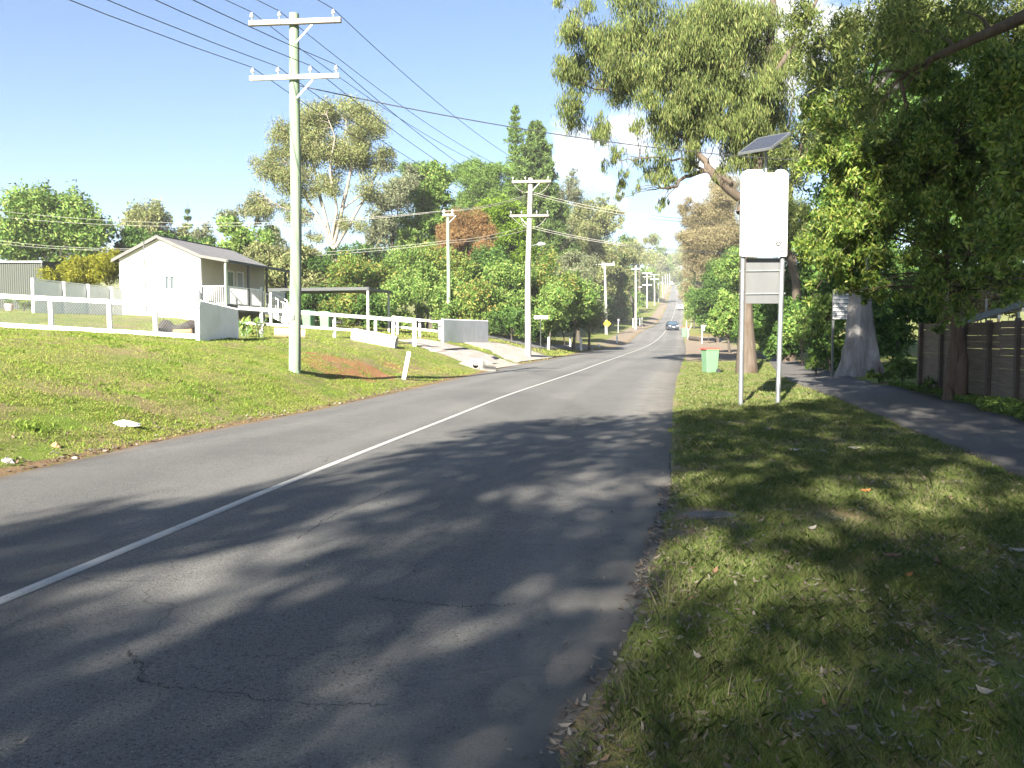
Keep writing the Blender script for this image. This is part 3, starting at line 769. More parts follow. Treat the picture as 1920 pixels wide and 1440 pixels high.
# ---- trees and shrubs on the left, far to near
conifer('norfolk_pine', 'tiny distant star-branched pine above the cottage roof', 352, 120, 377, 22, 'conif', 12, .1, .7, .16, .35)
tree('fig_tree', 'broad round green tree at the far left behind the shed', 110, 72, [(112,405,85,62),(45,440,60,62),(160,440,60,55),(95,470,110,45),(18,395,30,35)], 'mid', 'bk_dark', 3.6, .34, .17, .2, 60, sd=.2)
tree('bottlebrush_bush', 'yellow-green bush left of the white cottage wall', 160, 52, [(170,500,62,36),(115,510,35,28),(205,495,25,40)], 'yellow', 'bk_dark', 3.6, .20, .06, .3, 30)
tree('gum_tree', 'olive tree between the round tree and the tiny pine', 280, 95, [(285,415,50,34),(255,430,40,40),(320,440,50,30)], 'gumfar', 'bk_gum', 2.6, .42, .14, .5, 26)
tree('mango_tree', 'dark leafy tree right behind the cottage ridge', 262, 74, [(240,470,40,45),(285,462,50,25),(340,460,55,18)], 'deep', 'bk_dark', 3.6, .34, .15, .3, 24)
tree('bush', 'bright leafy tree showing over the cottage roof right end', 450, 74, [(440,435,42,35),(470,450,45,40),(420,470,40,30)], 'mid', 'bk_dark', 2.6, .36, .17, .5, 22)
tree('gum_sapling', 'thin grey-green gum left of the near pole behind the roof', 430, 92, [(430,408,38,22),(480,405,30,30),(395,440,30,30),(500,445,35,40)], 'gumgrey', 'bk_white', 1.6, .42, .12, .6, 22)
b = on(632, 72)
tall = [b, P(629,500,72), P(624,470,72), P(620,445,72)]
TB = [([P(x, y, 72 + 1.6*math.sin(k*2.1)*t_/3.) for t_, (x, y) in enumerate(q)], ra, .03) for k, (q, ra) in enumerate([
 ([(622,460),(605,420),(575,370),(540,310),(510,270)], .22), ([(621,455),(606,390),(590,320),(575,250),(565,215)], .20),
 ([(622,455),(630,390),(618,320),(628,260),(612,215)], .15), ([(624,462),(640,400),(655,330),(668,260),(672,205)], .22),
 ([(626,470),(655,420),(690,360),(712,310),(725,285)], .18), ([(610,425),(570,400),(530,390),(495,365)], .11),
 ([(640,395),(670,370),(700,350),(715,330)], .10), ([(600,350),(555,300),(530,250)], .09), ([(620,330),(645,280),(650,225)], .08), ([(660,300),(690,270),(705,235)], .08)])]
tree('gum_tree', 'tall pale-trunked gum with an airy crown behind the carport', 632, 72,
     [(640,205,72,34),(580,225,52,34),(548,262,44,42),(690,245,46,42),(505,320,38,50),(600,280,60,44),(660,300,50,44),(712,300,30,34),(560,345,50,40),(515,390,50,30),(620,350,44,34),(690,350,40,34),(480,375,20,22),(650,420,44,20),(560,405,40,24),(735,285,12,18),(590,440,30,16)],
     'gumfar', 'bk_white', 1.95, .24, .07, .8, 210, trunk=tall, r0=.50, boughs=TB, spray=10, sd=.34, twigs=2, grow=1.06)
tree('scrub', 'olive scrub right of the cottage verandah', 510, 64, [(515,520,42,52),(490,470,30,32),(575,505,45,55)], 'gumfar', 'bk_dark', 3.2, .26, .09, .4, 34)
tree('scrub', 'dark scrub under the tall gum behind the carport roof', 575, 63, [(560,575,42,35),(600,560,40,45),(610,490,30,40)], 'deep', 'bk_dark', 3.4, .28, .12, .4, 26)
tree('gum_tree', 'dark blue-green gum right of the tall pale gum', 745, 95, [(750,365,42,48),(728,420,38,50),(765,330,28,25),(705,450,30,40)], 'gumgrey', 'bk_dark', 2.6, .38, .11, .6, 34)
tree('mango_tree', 'dense bright green tree left of the orange-brown tree', 810, 80, [(818,335,34,36),(812,385,46,48),(790,440,52,52),(835,430,30,40)], 'mid', 'bk_dark', 3.8, .34, .15, .6, 46)
tree('pine', 'dark topped pine behind the dense bright green tree', 790, 98, [(785,325,40,28),(755,350,30,30),(840,330,25,22)], 'conifl', 'bk_dark', 3.2, .40, .07, 0, 30)
tree('pine', 'soft pale green pine left of the dark hoop pine', 895, 96, [(885,345,45,44),(935,320,34,34),(915,375,55,50),(868,390,35,42)], 'conifl', 'bk_dark', 3.4, .40, .07, 0, 56)
conifer('hoop_pine', 'slender pale hoop pine top beside the dark one', 966, 108, 190, 34, 'conifl', 30, .25, .5, .11, .25, .5, 1.1)
conifer('hoop_pine', 'tall dark conical hoop pine behind the weathered pole', 1004, 98, 222, 66, 'conif', 44, .04, .5, .12, .18, .55, 2.4)
tree('orange_tree', 'orange-brown dying tree behind the green service pole', 866, 74, [(868,430,46,42),(836,462,34,52),(908,448,28,40),(868,490,50,46),(895,420,24,26)], 'orange', 'bk_dark', 3.0, .26, .045, -.2, 48)
tree('lime_tree', 'lime green tree between the orange tree and weathered pole', 945, 80, [(935,395,36,42),(960,440,40,46),(990,440,24,60),(945,490,40,36)], 'lime', 'bk_dark', 3.4, .30, .10, .2, 44)
tree('gum_tree', 'sparse grey gum right of the dark hoop pine', 1062, 118, [(1068,350,26,40),(1045,400,28,60),(1078,330,16,18),(1062,430,30,40)], 'gumgrey', 'bk_dark', 1.9, .40, .11, .6, 32)
tree('gum_tree', 'olive gum behind the mass of trees right of the weathered pole', 1110, 135, [(1110,395,46,32),(1090,440,52,54),(1135,430,32,44),(1158,405,16,24),(1118,490,48,64)], 'gumfar', 'bk_gum', 2.8, .46, .13, .5, 60)
tree('wattle', 'grey-green rounded tree right of the weathered pole', 1085, 80, [(1075,510,46,46),(1060,550,40,40),(1104,535,24,40)], 'gumgrey', 'bk_dark', 3.4, .30, .08, .5, 48)
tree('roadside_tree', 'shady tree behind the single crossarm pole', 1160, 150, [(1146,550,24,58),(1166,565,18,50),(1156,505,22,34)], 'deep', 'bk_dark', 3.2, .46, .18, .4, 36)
tree('roadside_tree', 'olive tree leaning over the left shoulder up the hill', 1192, 165, [(1170,495,26,46),(1172,555,18,50)], 'gumfar', 'bk_dark', 3., .48, .15, .5, 40)
tree('gum_tree', 'flat topped far gum above the left side of the hill road', 1200, 275, [(1196,448,46,13),(1205,480,36,30),(1180,475,26,28)], 'gumfar', 'bk_gum', 2.2, .7, .2, .4, 32)
for i, (px, d, e, lb, lf) in enumerate([
    (1222,305,[(1220,535,18,38),(1212,555,14,24)],'leafy tree beside the two crossarm pole up the hill','mid'),
    (1238,472,[(1236,505,19,30),(1226,495,16,22)],'tree in front of the highest poles on the left shoulder','gumfar'),
    (1246,482,[(1246,498,17,28),(1240,478,14,16)],'tree at the top of the hill left of the road','mid'),
    (1262,520,[(1262,500,30,34),(1250,484,18,14),(1290,490,26,34)],'tree closing the road at the crest','gumfar')]):
    tree('hill_tree', lb, px, d, e, lf, 'bk_dark', 2.8, .0026*d, .0009*d, .4, 24)
# hedge of shrubs from the cottage to the side street
SH = [(655,535,40,42,62,'mixed','flowering green shrub right of the tall gum trunk'),
 (700,520,48,36,66,'mixed','wide shrub with yellowish tips above the carport post'),
 (755,505,45,38,68,'mid','green shrub high behind the carport end'),
 (690,585,40,32,58,'deep','dark low shrub seen through the carport'),
 (745,575,42,44,60,'mid','bushy shrub just right of the carport end'),
 (640,590,36,28,57,'mixed','low shrub with orange tips beside the bins under the carport'),
 (800,545,44,52,63,'mid','light green shrub left of the green service pole'),
 (815,500,40,40,70,'mixed','yellowish shrub under the orange-brown tree'),
 (862,535,40,44,66,'mixed','shrub with rusty tips right of the green service pole'),
 (845,580,40,36,61,'mid','low green shrub behind the right picket wing'),
 (900,570,44,46,61,'mixed','shrub with yellow leaves at the end of the picket wing'),
 (915,510,44,46,69,'deep','dark green shrub right of the orange-brown tree'),
 (955,550,44,55,63,'mid','leafy shrub left of the weathered pole foot'),
 (960,600,40,26,59,'deep','dark low shrub at the left of the weathered pole foot'),
 (1022,530,42,44,66,'mixed','shrub with golden leaves right of the weathered pole'),
 (1030,575,40,40,62,'mid','green shrub behind the street name sign'),
 (1075,560,44,40,68,'mid','round bright green shrub behind the white bollards'),
 (1105,580,30,40,72,'gumgrey','weeping grey-green shrub overhanging the side street'),
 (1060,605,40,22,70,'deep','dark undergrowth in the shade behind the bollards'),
 (1010,610,34,22,64,'deep','dark undergrowth beside the street name sign post')]
for px, py, rx, ry, d, lf, lb in SH:
    tree('shrub', lb, px, d, [(px,py,rx*1.22,ry*1.2)], lf, 'bk_dark', 3.6, .24, .10, .2, 15, cat='shrub', sd=.2)
# ---- right side of the hill road
tree('roadside_tree', 'distant olive tree hanging over the right lane near the crest', 1300, 300, [(1292,505,22,40),(1282,528,14,26),(1310,480,26,36)], 'gumfar', 'bk_dark', 2.8, .7, .22, .6, 40)
tree('roadside_tree', 'brownish tree right of the road above the white car', 1330, 165, [(1322,470,44,62),(1300,430,24,34),(1292,540,18,36),(1340,410,30,40)], 'brown', 'bk_gum', 3., .46, .12, .6, 66)
tree('casuarina', 'grey-brown casuarina behind the solar sign left post', 1362, 110, [(1350,385,50,62),(1325,450,54,56),(1375,450,40,70),(1298,395,28,34),(1300,450,34,50)], 'brown', 'bk_red', 2.8, .34, .06, .5, 72)
tree('roadside_tree', 'dark shady tree behind the dark car on the right', 1345, 95, [(1335,540,46,52),(1365,520,42,56),(1318,570,24,36)], 'deep', 'bk_dark', 3.6, .34, .12, .5, 50)
tree('shrub', 'light green shrub right of the road by the white car', 1302, 140, [(1300,580,16,26),(1296,560,12,22)], 'mid', 'bk_dark', 2.8, .36, .14, .3, 16, cat='shrub')
tree('shrub', 'dark green shrub left of the big gum trunk', 1368, 64, [(1365,585,28,44),(1350,615,26,24)], 'mid', 'bk_dark', 3.6, .26, .10, .4, 28, cat='shrub')
tree('hedge_shrub', 'clipped dark shrub beside the small white sign on the right', 1328, 92, [(1328,613,10,11)], 'deep', 'bk_dark', 4, .25, .12, 0, 10, cat='shrub')  # leafy shape added to stand for a dark block of shade
# ---- main overhanging gum
b = on(1400, 35)
tr = [b, P(1399,600,35), P(1396,500,35), P(1393,420,35), P(1391,396,35)]
E = [(1100,85,52,72),(1072,200,42,42),(1070,150,40,50),(1135,225,38,42),(1180,60,82,70),(1165,140,70,60),(1240,130,72,75),(1210,215,46,46),(1118,255,26,22),(1160,300,36,28),(1215,300,40,34),(1190,255,30,34),(1250,290,34,40),(1240,345,30,20),(1330,60,88,74),(1340,190,76,54),(1285,235,46,40),(1420,150,70,70),(1170,362,20,14),(1295,300,40,34),(1215,345,34,22),(1320,270,40,34),(1180,330,26,20),(1350,330,26,22),(1255,375,18,10),(1300,140,70,90),(1380,240,60,60),(1370,90,80,80),(1440,200,50,60),(1310,230,50,44),(1260,215,50,50),(1400,40,70,50),(1050,5,18,22),(1090,20,34,30),(1400,260,40,60)]
BG = [([P(a, b_, 35 + .4*math.sin(a*.05)) for a, b_ in pts], ra, rb) for pts, ra, rb in [
    ([(1392,400),(1420,300),(1428,200),(1445,90),(1450,-20)], .30, .12),
    ([(1385,370),(1340,330),(1318,300),(1285,262),(1262,245)], .20, .06),
    ([(1375,345),(1330,322),(1290,330),(1262,352),(1240,352)], .12, .04),
    ([(1425,262),(1390,246),(1362,240),(1320,232),(1285,205),(1250,130)], .20, .05),
    ([(1425,230),(1395,150),(1350,130),(1300,90),(1240,60)], .16, .04),
    ([(1430,180),(1470,110),(1510,50),(1540,-20)], .14, .06),
    ([(1262,245),(1220,200),(1160,175),(1100,160)], .07, .025),
    ([(1300,150),(1240,110),(1180,90),(1110,90)], .07, .025),
    ([(1330,322),(1270,300),(1215,295),(1165,300)], .06, .02)]]
rootg = tree('gum_tree', 'huge overhanging gum whose trunk stands behind the solar sign', 1400, 35, E, 'gum', 'bk_gum', 1.95, .27, .038, 2.1, 200, trunk=tr, r0=.37, boughs=BG, grow=1.05, spray=14, sd=.26, twigs=1, flat=1.0, dr=2.2)

for px, d, e, lb, lf in [
 (1120, 185, [(1115,530,62,80),(1080,470,40,50)], 'large shady tree far behind the side street', 'deep'),
 (1165, 205, [(1165,530,34,80)], 'tall dark tree up the left side of the hill', 'deep'),
 (1200, 300, [(1200,540,26,48)], 'leafy tree behind the two crossarm poles', 'mid'),
 (1395, 85, [(1400,570,56,62),(1380,500,40,40)], 'shady tree between the solar sign and the hill road', 'mid'),
 (1322, 205, [(1320,525,34,62)], 'green tree on the right of the hill behind the brownish tree', 'deep'),
 (1300, 270, [(1298,550,16,40)], 'small leaning tree at the right edge of the hill road', 'gumfar'),
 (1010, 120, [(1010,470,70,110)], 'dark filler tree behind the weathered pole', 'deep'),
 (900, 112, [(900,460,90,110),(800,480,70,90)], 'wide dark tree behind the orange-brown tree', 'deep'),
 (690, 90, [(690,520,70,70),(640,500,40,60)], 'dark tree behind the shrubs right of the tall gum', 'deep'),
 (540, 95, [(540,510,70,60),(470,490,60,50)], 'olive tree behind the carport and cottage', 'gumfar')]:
    tree('woodland_tree', lb, px, d, e, lf, 'bk_dark', 2.6, max(.32, .0028*d), max(.13, .0012*d), .4, 44)

for px, d, e, lb, lf in [
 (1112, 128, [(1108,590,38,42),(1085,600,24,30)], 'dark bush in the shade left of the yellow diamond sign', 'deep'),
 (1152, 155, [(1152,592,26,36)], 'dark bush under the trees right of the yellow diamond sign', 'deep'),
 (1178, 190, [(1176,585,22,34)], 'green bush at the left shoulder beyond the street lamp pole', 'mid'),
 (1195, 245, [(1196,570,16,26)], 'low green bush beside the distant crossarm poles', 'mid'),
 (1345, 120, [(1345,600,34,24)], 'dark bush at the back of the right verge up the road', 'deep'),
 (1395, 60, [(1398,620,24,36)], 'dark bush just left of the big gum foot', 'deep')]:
    tree('bush', lb, px, d, e, lf, 'bk_dark', 3.0, max(.28, .0028*d), max(.12, .0012*d), .2, 24, cat='shrub')
# ---- right hand woodland
b = on(1618, 30)
tr = [b, P(1618,660,30), P(1612,560,30), P(1608,440,30), P(1600,250,30), P(1590,50,30)]
rp = tree('gum_tree', 'massive pale gum trunk beside the footpath bend on the right', 1618, 30,
     [(1560,90,70,70),(1640,40,90,70),(1590,190,70,60),(1500,40,50,60),(1700,90,80,80),(1520,170,40,50),(1780,60,90,80),(1880,50,90,80),(1930,140,60,90)], 'gum', 'bk_pale', 2.2, .20, .05, 1.0, 110, trunk=tr, r0=.42, spray=12, sd=.22, dr=2.0)
# flared foot of that trunk
mb = MB(); q = b
rgf = np.random.default_rng(9)
lob = rgf.uniform(0, 6.28, 6)
vs = []; n = 44; rows0 = [(-.15, .84), (.05, .76), (.25, .69), (.55, .63), (1.0, .57), (1.7, .49), (2.6, .36)]
rz = np.concatenate([np.linspace(-.15, .6, 9), np.linspace(.7, 2.6, 14)]); rows = [(z, float(np.interp(z, [q_[0] for q_ in rows0], [q_[1] for q_ in rows0]))) for z in rz]
for z, r in rows:
    for k in range(n):
        th = 2*math.pi*k/n; fl = max(0, 1-z/1.5); rr = r*(1 + (.05+.16*fl)*math.sin(3*th+lob[0]+z*.5) + (.04+.10*fl)*math.sin(5*th+lob[1]-z*.7) + (.02+.05*fl)*math.sin(9*th+lob[2]+z*1.3) + .025*math.sin(4*th+6*z+lob[3]) + .02*math.sin(7*th-9*z+lob[4])) + rgf.normal(0, .006)
        cx_ = (P(1618,660,30)[0]-q[0])*min(z/.7,1) + (P(1612,560,30)[0]-P(1618,660,30)[0])*max(0,(z-.7))/1.95; vs.append((q[0] + cx_ + rr*math.cos(th), q[1] + rr*math.sin(th), q[2] + z))
mb.add(vs, [(i*n+k, i*n+(k+1)%n, (i+1)*n+(k+1)%n, (i+1)*n+k) for i in range(len(rows)-1) for k in range(n)], True)
mb.build('root_flare', M['bk_pale'], rp)
tree('gum_tree', 'slim gum standing right behind the white solar sign board', 1478, 46, [(1470,330,46,90),(1440,260,40,70),(1510,240,50,80),(1455,120,60,70),(1500,420,40,60)], 'gum', 'bk_gum', 1.9, .26, .06, 1.0, 90, r0=.28, spray=12, sd=.22)
tree('woodland_tree', 'dark leafy tree filling the back of the right woodland', 1600, 48, [(1600,430,120,130),(1520,520,70,90),(1700,350,130,160),(1660,560,90,80),(1800,500,110,110),(1850,250,120,170),(1720,180,120,120)], 'deep', 'bk_dark', 3.0, .30, .13, .5, 120, sd=.2)
tree('woodland_tree', 'shady green tree behind the sign posts and footpath', 1450, 62, [(1430,600,46,55),(1480,560,50,70),(1420,540,30,50)], 'deep', 'bk_dark', 3.6, .30, .12, .4, 50)
# broad leaved tree over the fence
b = on(1790, 19.5)
tr = [b, b + np.array((-.05,0,.8)), b + np.array((.03,.05,1.7)), b + np.array((-.1,.2,3.2)), b + np.array((-.6,.5,5.2)), b + np.array((-1.2,.6,7.6))]
E = [(1600,250,70,64,21),(1560,330,60,60,21),(1640,330,64,60,21),(1575,420,58,56,21),(1530,470,36,42,21),(1600,500,50,46,21),(1545,545,32,28,21),(1560,200,50,36,21.5),(1650,430,42,56,21),
     (1720,300,80,80,20),(1800,230,90,90,20),(1880,330,80,90,19),(1860,440,80,80,18.5),(1760,400,64,66,19.5),(1690,480,28,36,19.2),(1720,520,26,42,19),(1740,555,22,30,18.8),(1790,575,40,36,19.0),(1765,610,22,20,18.9),(1610,430,54,60,20.5),(1605,500,44,46,20.5),(1640,400,44,50,20.5),(1580,480,40,40,20.8),(1625,540,34,30,20.5),(1655,560,20,20,21),(1800,500,54,52,19),(1890,520,50,50,18),(1900,180,80,100,18),(1760,130,80,60,20),(1715,480,30,30,19)]
tree('broadleaf_tree', 'glossy broad-leaved tree rising over the timber fence on the right', 1790, 19.5, E, 'broad', 'bk_red', 3.4, .15, .05, .85, 240, trunk=tr, r0=.13, spray=12, sd=.20, twigs=1, dr=1.5)
# its ivy stump
mb = MB()
for i, (dx, r, z1) in enumerate([(-.1,.15,1.75),(.11,.115,1.95),(.02,.16,1.2),(-.20,.08,.5)]):
    p = b + np.array((dx, -.06*i, -.1)); mb.tube([p, p+np.array((.03,0,.45*z1)), p+np.array((.06*(-1)**i,0,.8*z1)), p+np.array((.10*(-1)**i,0.02,z1))], [r*1.35, r, r*.92, r*.55], 9, True)
ob = mb.build('old_stump', M['bk_red']); st = ob
tag(ob, 'gnarled brown stump against the timber fence', 'stump')
tree('near_tree', 'dark close foliage at the right edge above the timber fence', 1960, 13.5, [(1890,430,56,80,13.5),(1915,300,60,90,13.5),(1850,500,30,36,13.8),(1930,560,30,30,13.5)], 'broad', 'bk_dark', 2.2, .14, .055, .5, 60, sd=.22, dr=.9, base_xyz=(12.6, 14.5, g1(12.6, 14.5)))
tree('bush', 'brown dry bush beyond the timber fence under the awning', 1850, 27, [(1850,565,60,30),(1790,575,50,30),(1900,570,40,30)], 'brown', 'bk_dark', 2.6, .16, .05, .2, 24, cat='shrub')
for px, py, rx, ry, d, lf, lb in [
 (1505,610,36,44,40,'mid','green understorey shrub right of the sign right post'),
 (1555,600,34,56,38,'mid','leafy shrub under the grey notice board'),
 (1560,650,34,22,33,'fern','ferny clump left of the massive pale trunk'),
 (1530,680,22,12,32,'fern','low weedy clump at the path edge left of the massive trunk'),
 (1690,610,44,60,30,'deep','dark shrub right of the massive pale trunk'),
 (1690,690,40,22,25.5,'fern','bright weedy clump between the massive trunk and the fence'),
 (1650,705,28,12,26,'fern','low plants at the foot of the massive pale trunk'),
 (1740,720,24,12,21.2,'fern','small lime green fern at the left end of the fence'),
 (1760,560,60,60,29,'deep','dark shrub hidden behind the left end of the timber fence'),
 (1880,520,60,50,33,'deep','dark shrub behind the brown dry bush'),
 (1640,630,50,50,36,'deep','dark shrub directly behind the massive pale trunk'),
 (1600,560,60,70,42,'deep','dark tall shrub behind the notice board'),
 (1480,615,54,62,46,'deep','tall dark shrub behind the right post of the solar sign'),
 (1540,590,52,80,42,'deep','tall dark shrub behind the slatted notice board'),
 (1556,655,36,34,34.5,'deep','rounded dark shrub at the foot of the notice board'),
 (1440,630,30,24,55,'mid','low shrub beyond the path between the sign posts'),
 (1480,655,26,16,46,'deep','dark ground plants behind the sign right post')]:
    tree('understorey_shrub', lb, px, d, [(px,py,rx,ry)], lf, 'bk_dark', 3.2, .006*d if d > 28 else .15, .0026*d if d > 28 else .055, .3, 14, cat='shrub', sd=.2)
# fence-line ground cover in the shade
gg = np.random.default_rng(77)
n = 9000; Y = gg.uniform(8, 24.5, n); X = pr(Y) + gg.uniform(0, 1, n)**1.3*np.maximum(10.85 - pr(Y), .25)
c = np.stack([X, Y, H(X, Y) + gg.uniform(.02, .16, n)], -1)
a = np.random.default_rng(4)
def loose(name, c, L, W, m, label, cat):
    n = len(c); v = a.normal(0, 1, (n,3)); v[:, 2] = np.abs(v[:, 2])*.5; v /= np.linalg.norm(v, axis=1)[:, None]
    s = np.cross(v, a.normal(0, 1, (n,3))); s /= np.linalg.norm(s, axis=1)[:, None]
    V = np.stack([c - v*L*.5, c + s*W*.5, c + v*L*.5, c - s*W*.5], 1).reshape(-1,3)
    return tag(link(name, npmesh(name, V, np.arange(n*4).reshape(n,4), {'rnd': ('FACE', a.uniform(0,1,n)), 'tone': ('FACE', a.uniform(.2,.8,n))}), None, [m]), label, cat, kind='stuff')
loose('ground_cover', c, .10, .045, LM['fern'], 'leafy ground cover along the foot of the timber fence', 'ground cover')

# ---- trees standing beside and behind the photographer: they throw the shade across the road
SUN_AZ = R(21); SUN_EL = R(27.5)
SUN = np.array((-math.sin(SUN_AZ)*math.cos(SUN_EL), -math.cos(SUN_AZ)*math.cos(SUN_EL), math.sin(SUN_EL)))
BND = [(-400,1010),(0,945),(250,905),(450,925),(560,895),(700,842),(830,815),(930,795),(1000,768),(1120,775),(1250,762),(1330,750),(1500,742),(1600,715),(1700,726),(1920,752),(2400,790)]
HOLES = [(30,1012,90,28),(755,985,90,20),(905,928,120,20),(1060,900,60,16),(610,1072,95,26),(985,1065,70,36),(870,1240,95,55),(270,1330,130,60),(300,1125,90,26),(1330,880,80,22),(1420,850,70,16),(1600,960,130,36),(1480,1010,100,30),(1830,930,110,34),(1380,1090,60,26),(1560,1120,70,26),(1760,1100,70,26),(1480,1390,120,30),(1700,860,60,18),(560,1420,120,40),(1840,830,50,14)]
rs_ = np.random.default_rng(31)
pts = []
for y in np.arange(1.0, 27.5, 1.0):
    for x in np.arange(-14, 17.5, 1.0):
        xx = x + rs_.uniform(-.35, .35); y2 = y + rs_.uniform(-.35, .35)
        zz = 0.0 if xx < xr(y2) else .1
        k = y2 + .0
        pxx = 960 + FPX*xx/y2; pyy = HOR + FPX*(CAMZ-zz)/y2
        bb = np.interp(pxx, [q[0] for q in BND], [q[1] for q in BND])
        if pyy < bb + 150/y2: continue
        hole = any(((pxx-h[0])/h[2])**2 + ((pyy-h[1])/h[3])**2 < .72 for h in HOLES)
        if hole: continue
        if rs_.random() < (.03 if xx < xr(y2) else .06 if xx < pl(y2) else .03): continue
        pts.append((xx, y2, zz))
for px, d, zt in [(1740,19,2),(1800,18.5,3),(1860,18,3),(1900,17,4.5),(1760,19.5,4.5),(1820,19,5.2),(1880,18,6),(1720,20,3.2),(1780,19,1.2),(1850,18,1.2),(1910,16,2),(1700,20,1.4),(1750,20,6.3),(1690,21,5),(1830,19,.6),(1890,17.5,.7),(1620,29,1),(1640,29,2.5),(1610,29,4),(1630,29,5.5),(1660,28,1),(1690,28,2.2),(1700,27,4),(1740,24,5.5),(1760,24,3),(1800,22,7),(1860,20,8),(1720,23,8),(1780,21,9),(1900,18,9.5)] + [(px_, d_+.9*(px_ % 3), z_) for px_ in range(1690, 2000, 34) for d_, z_ in ((18.5,.8),(18.5,2.2),(18.5,3.6),(18.5,5),(18.5,6.5),(19,8))]:
    q = P(px, 600, d); pts.append((q[0], d, zt)); pts.append((q[0]+.5, d+.4, zt+.4))
for _ in range(120):
    d_ = rs_.uniform(19, 29); q = P(rs_.uniform(1690, 2000) if rs_.random() < .6 else rs_.uniform(1500, 1700), 600, d_); pts.append((q[0], d_, rs_.uniform(3.5, 13.5) if q[0] > .46*d_ else rs_.uniform(7, 14)))
pts = np.array(pts)
zc = np.maximum(rs_.uniform(9.5, 13.5, len(pts)), pts[:, 2] + rs_.uniform(4.5, 8, len(pts))); kk = (zc - pts[:, 2])/SUN[2]
cl = pts + SUN*kk[:, None]
trunks = np.array([(4.2, -4.0), (-14.0, -17.0), (-1.0, -20.0)])
own = np.argmin(((cl[:, None, :2] - trunks[None])**2).sum(-1), 1)
labs = ['tall gum right behind the photographer on the right verge', 'tall gum across the road behind the photographer', 'tall gum farther back behind the photographer beside the road']
for i in range(3):
    c_ = cl[own == i]
    if len(c_) == 0: continue
    x, y = trunks[i]; zb = g1(x, y); bt = np.array((x, y, zb))
    rng = np.random.default_rng(50+i)
    root = thing('shade_gum', labs[i], 'tree', bt - np.array((0,0,.05)))
    rad = np.full(len(c_), .78)
    N = len(c_)*168
    c, ton, _ = sprayed(rng, c_, rad, N, 12, .85, .26, .6)
    mb = MB(); tp = [bt-np.array((0,0,.2)), bt+np.array((.1,0,3.)), bt+np.array((.0,.2,6.)), bt+np.array((-.3,.3,8.6)), bt+np.array((-.3,.4,11))]
    mb.tube(tp, [.42,.33,.28,.2,.1], 9, False)
    # a few main boughs, then a limb to each clump from the nearest bough end
    nb = 7; order = np.argsort(np.arctan2(c_[:, 1]-y, c_[:, 0]-x)); grp = np.array_split(order, nb)
    for gq in grp:
        if len(gq) == 0: continue
        cen = c_[gq].mean(0); cen[2] -= .8
        s = rng.uniform(5.0, 8.5); st_ = bt + np.array((0,.2,s)); pb = limb(mb, rng, st_, cen, .17, .07, 7, 6, .12, .03)
        for j in gq:
            near = min(pb[2:], key=lambda q: np.linalg.norm(q - c_[j])); limb(mb, rng, near, c_[j], .045, .012, 5, 4, .05)
    if i == 0:
        # bough that dips into the top right corner of the view
        bp = [bt+np.array((.2,.3,8.0)), P(2050,-20,9.0), P(1920,30,11), P(1830,72,11.6), P(1745,112,12), P(1690,145,12.2)]
        ss = np.linspace(0, 1, 6); f = [pchip(ss, [q[k] for q in bp]) for k in range(3)]
        w = [np.array([float(g_(s)) for g_ in f]) for s in np.linspace(0, 1, 22)]
        mb.tube(w, list(np.linspace(.13, .03, 22)), 8, False)
        for pa, pbq in [((1790,92),(1740,60)),((1740,60),(1700,62)),((1860,60),(1800,20)),((1700,138),(1640,140)),((1745,112),(1690,180)),((1690,145),(1640,215))]:
            limb(mb, rng, P(*pa, 11.9), P(*pbq, 12.1), .03, .01, 5, 5)
        ee = np.array([P(px, py, 12 + rng.normal(0, .4)) for px, py in [(1640,100),(1680,60),(1620,160),(1660,190),(1700,110),(1590,120),(1720,40),(1780,15),(1640,220),(1600,60),(1570,170),(1690,20),(1760,70),(1820,15)]])
        c2, t2, _ = sprayed(rng, ee, np.full(len(ee), .36), 2300, 12, 1., .25, .6)
        c = np.concatenate([c, c2]); ton = np.concatenate([ton, t2])
    mb.build('trunk', M['bk_gum'], root)
    leafset('crown', c[:N], ton[:N], .30, .125, .3, LM['gum'], root, rng)
    if len(c) > N: leafset('low_spray', c[N:], ton[N:], .13, .03, 1.0, LM['gum'], root, rng)
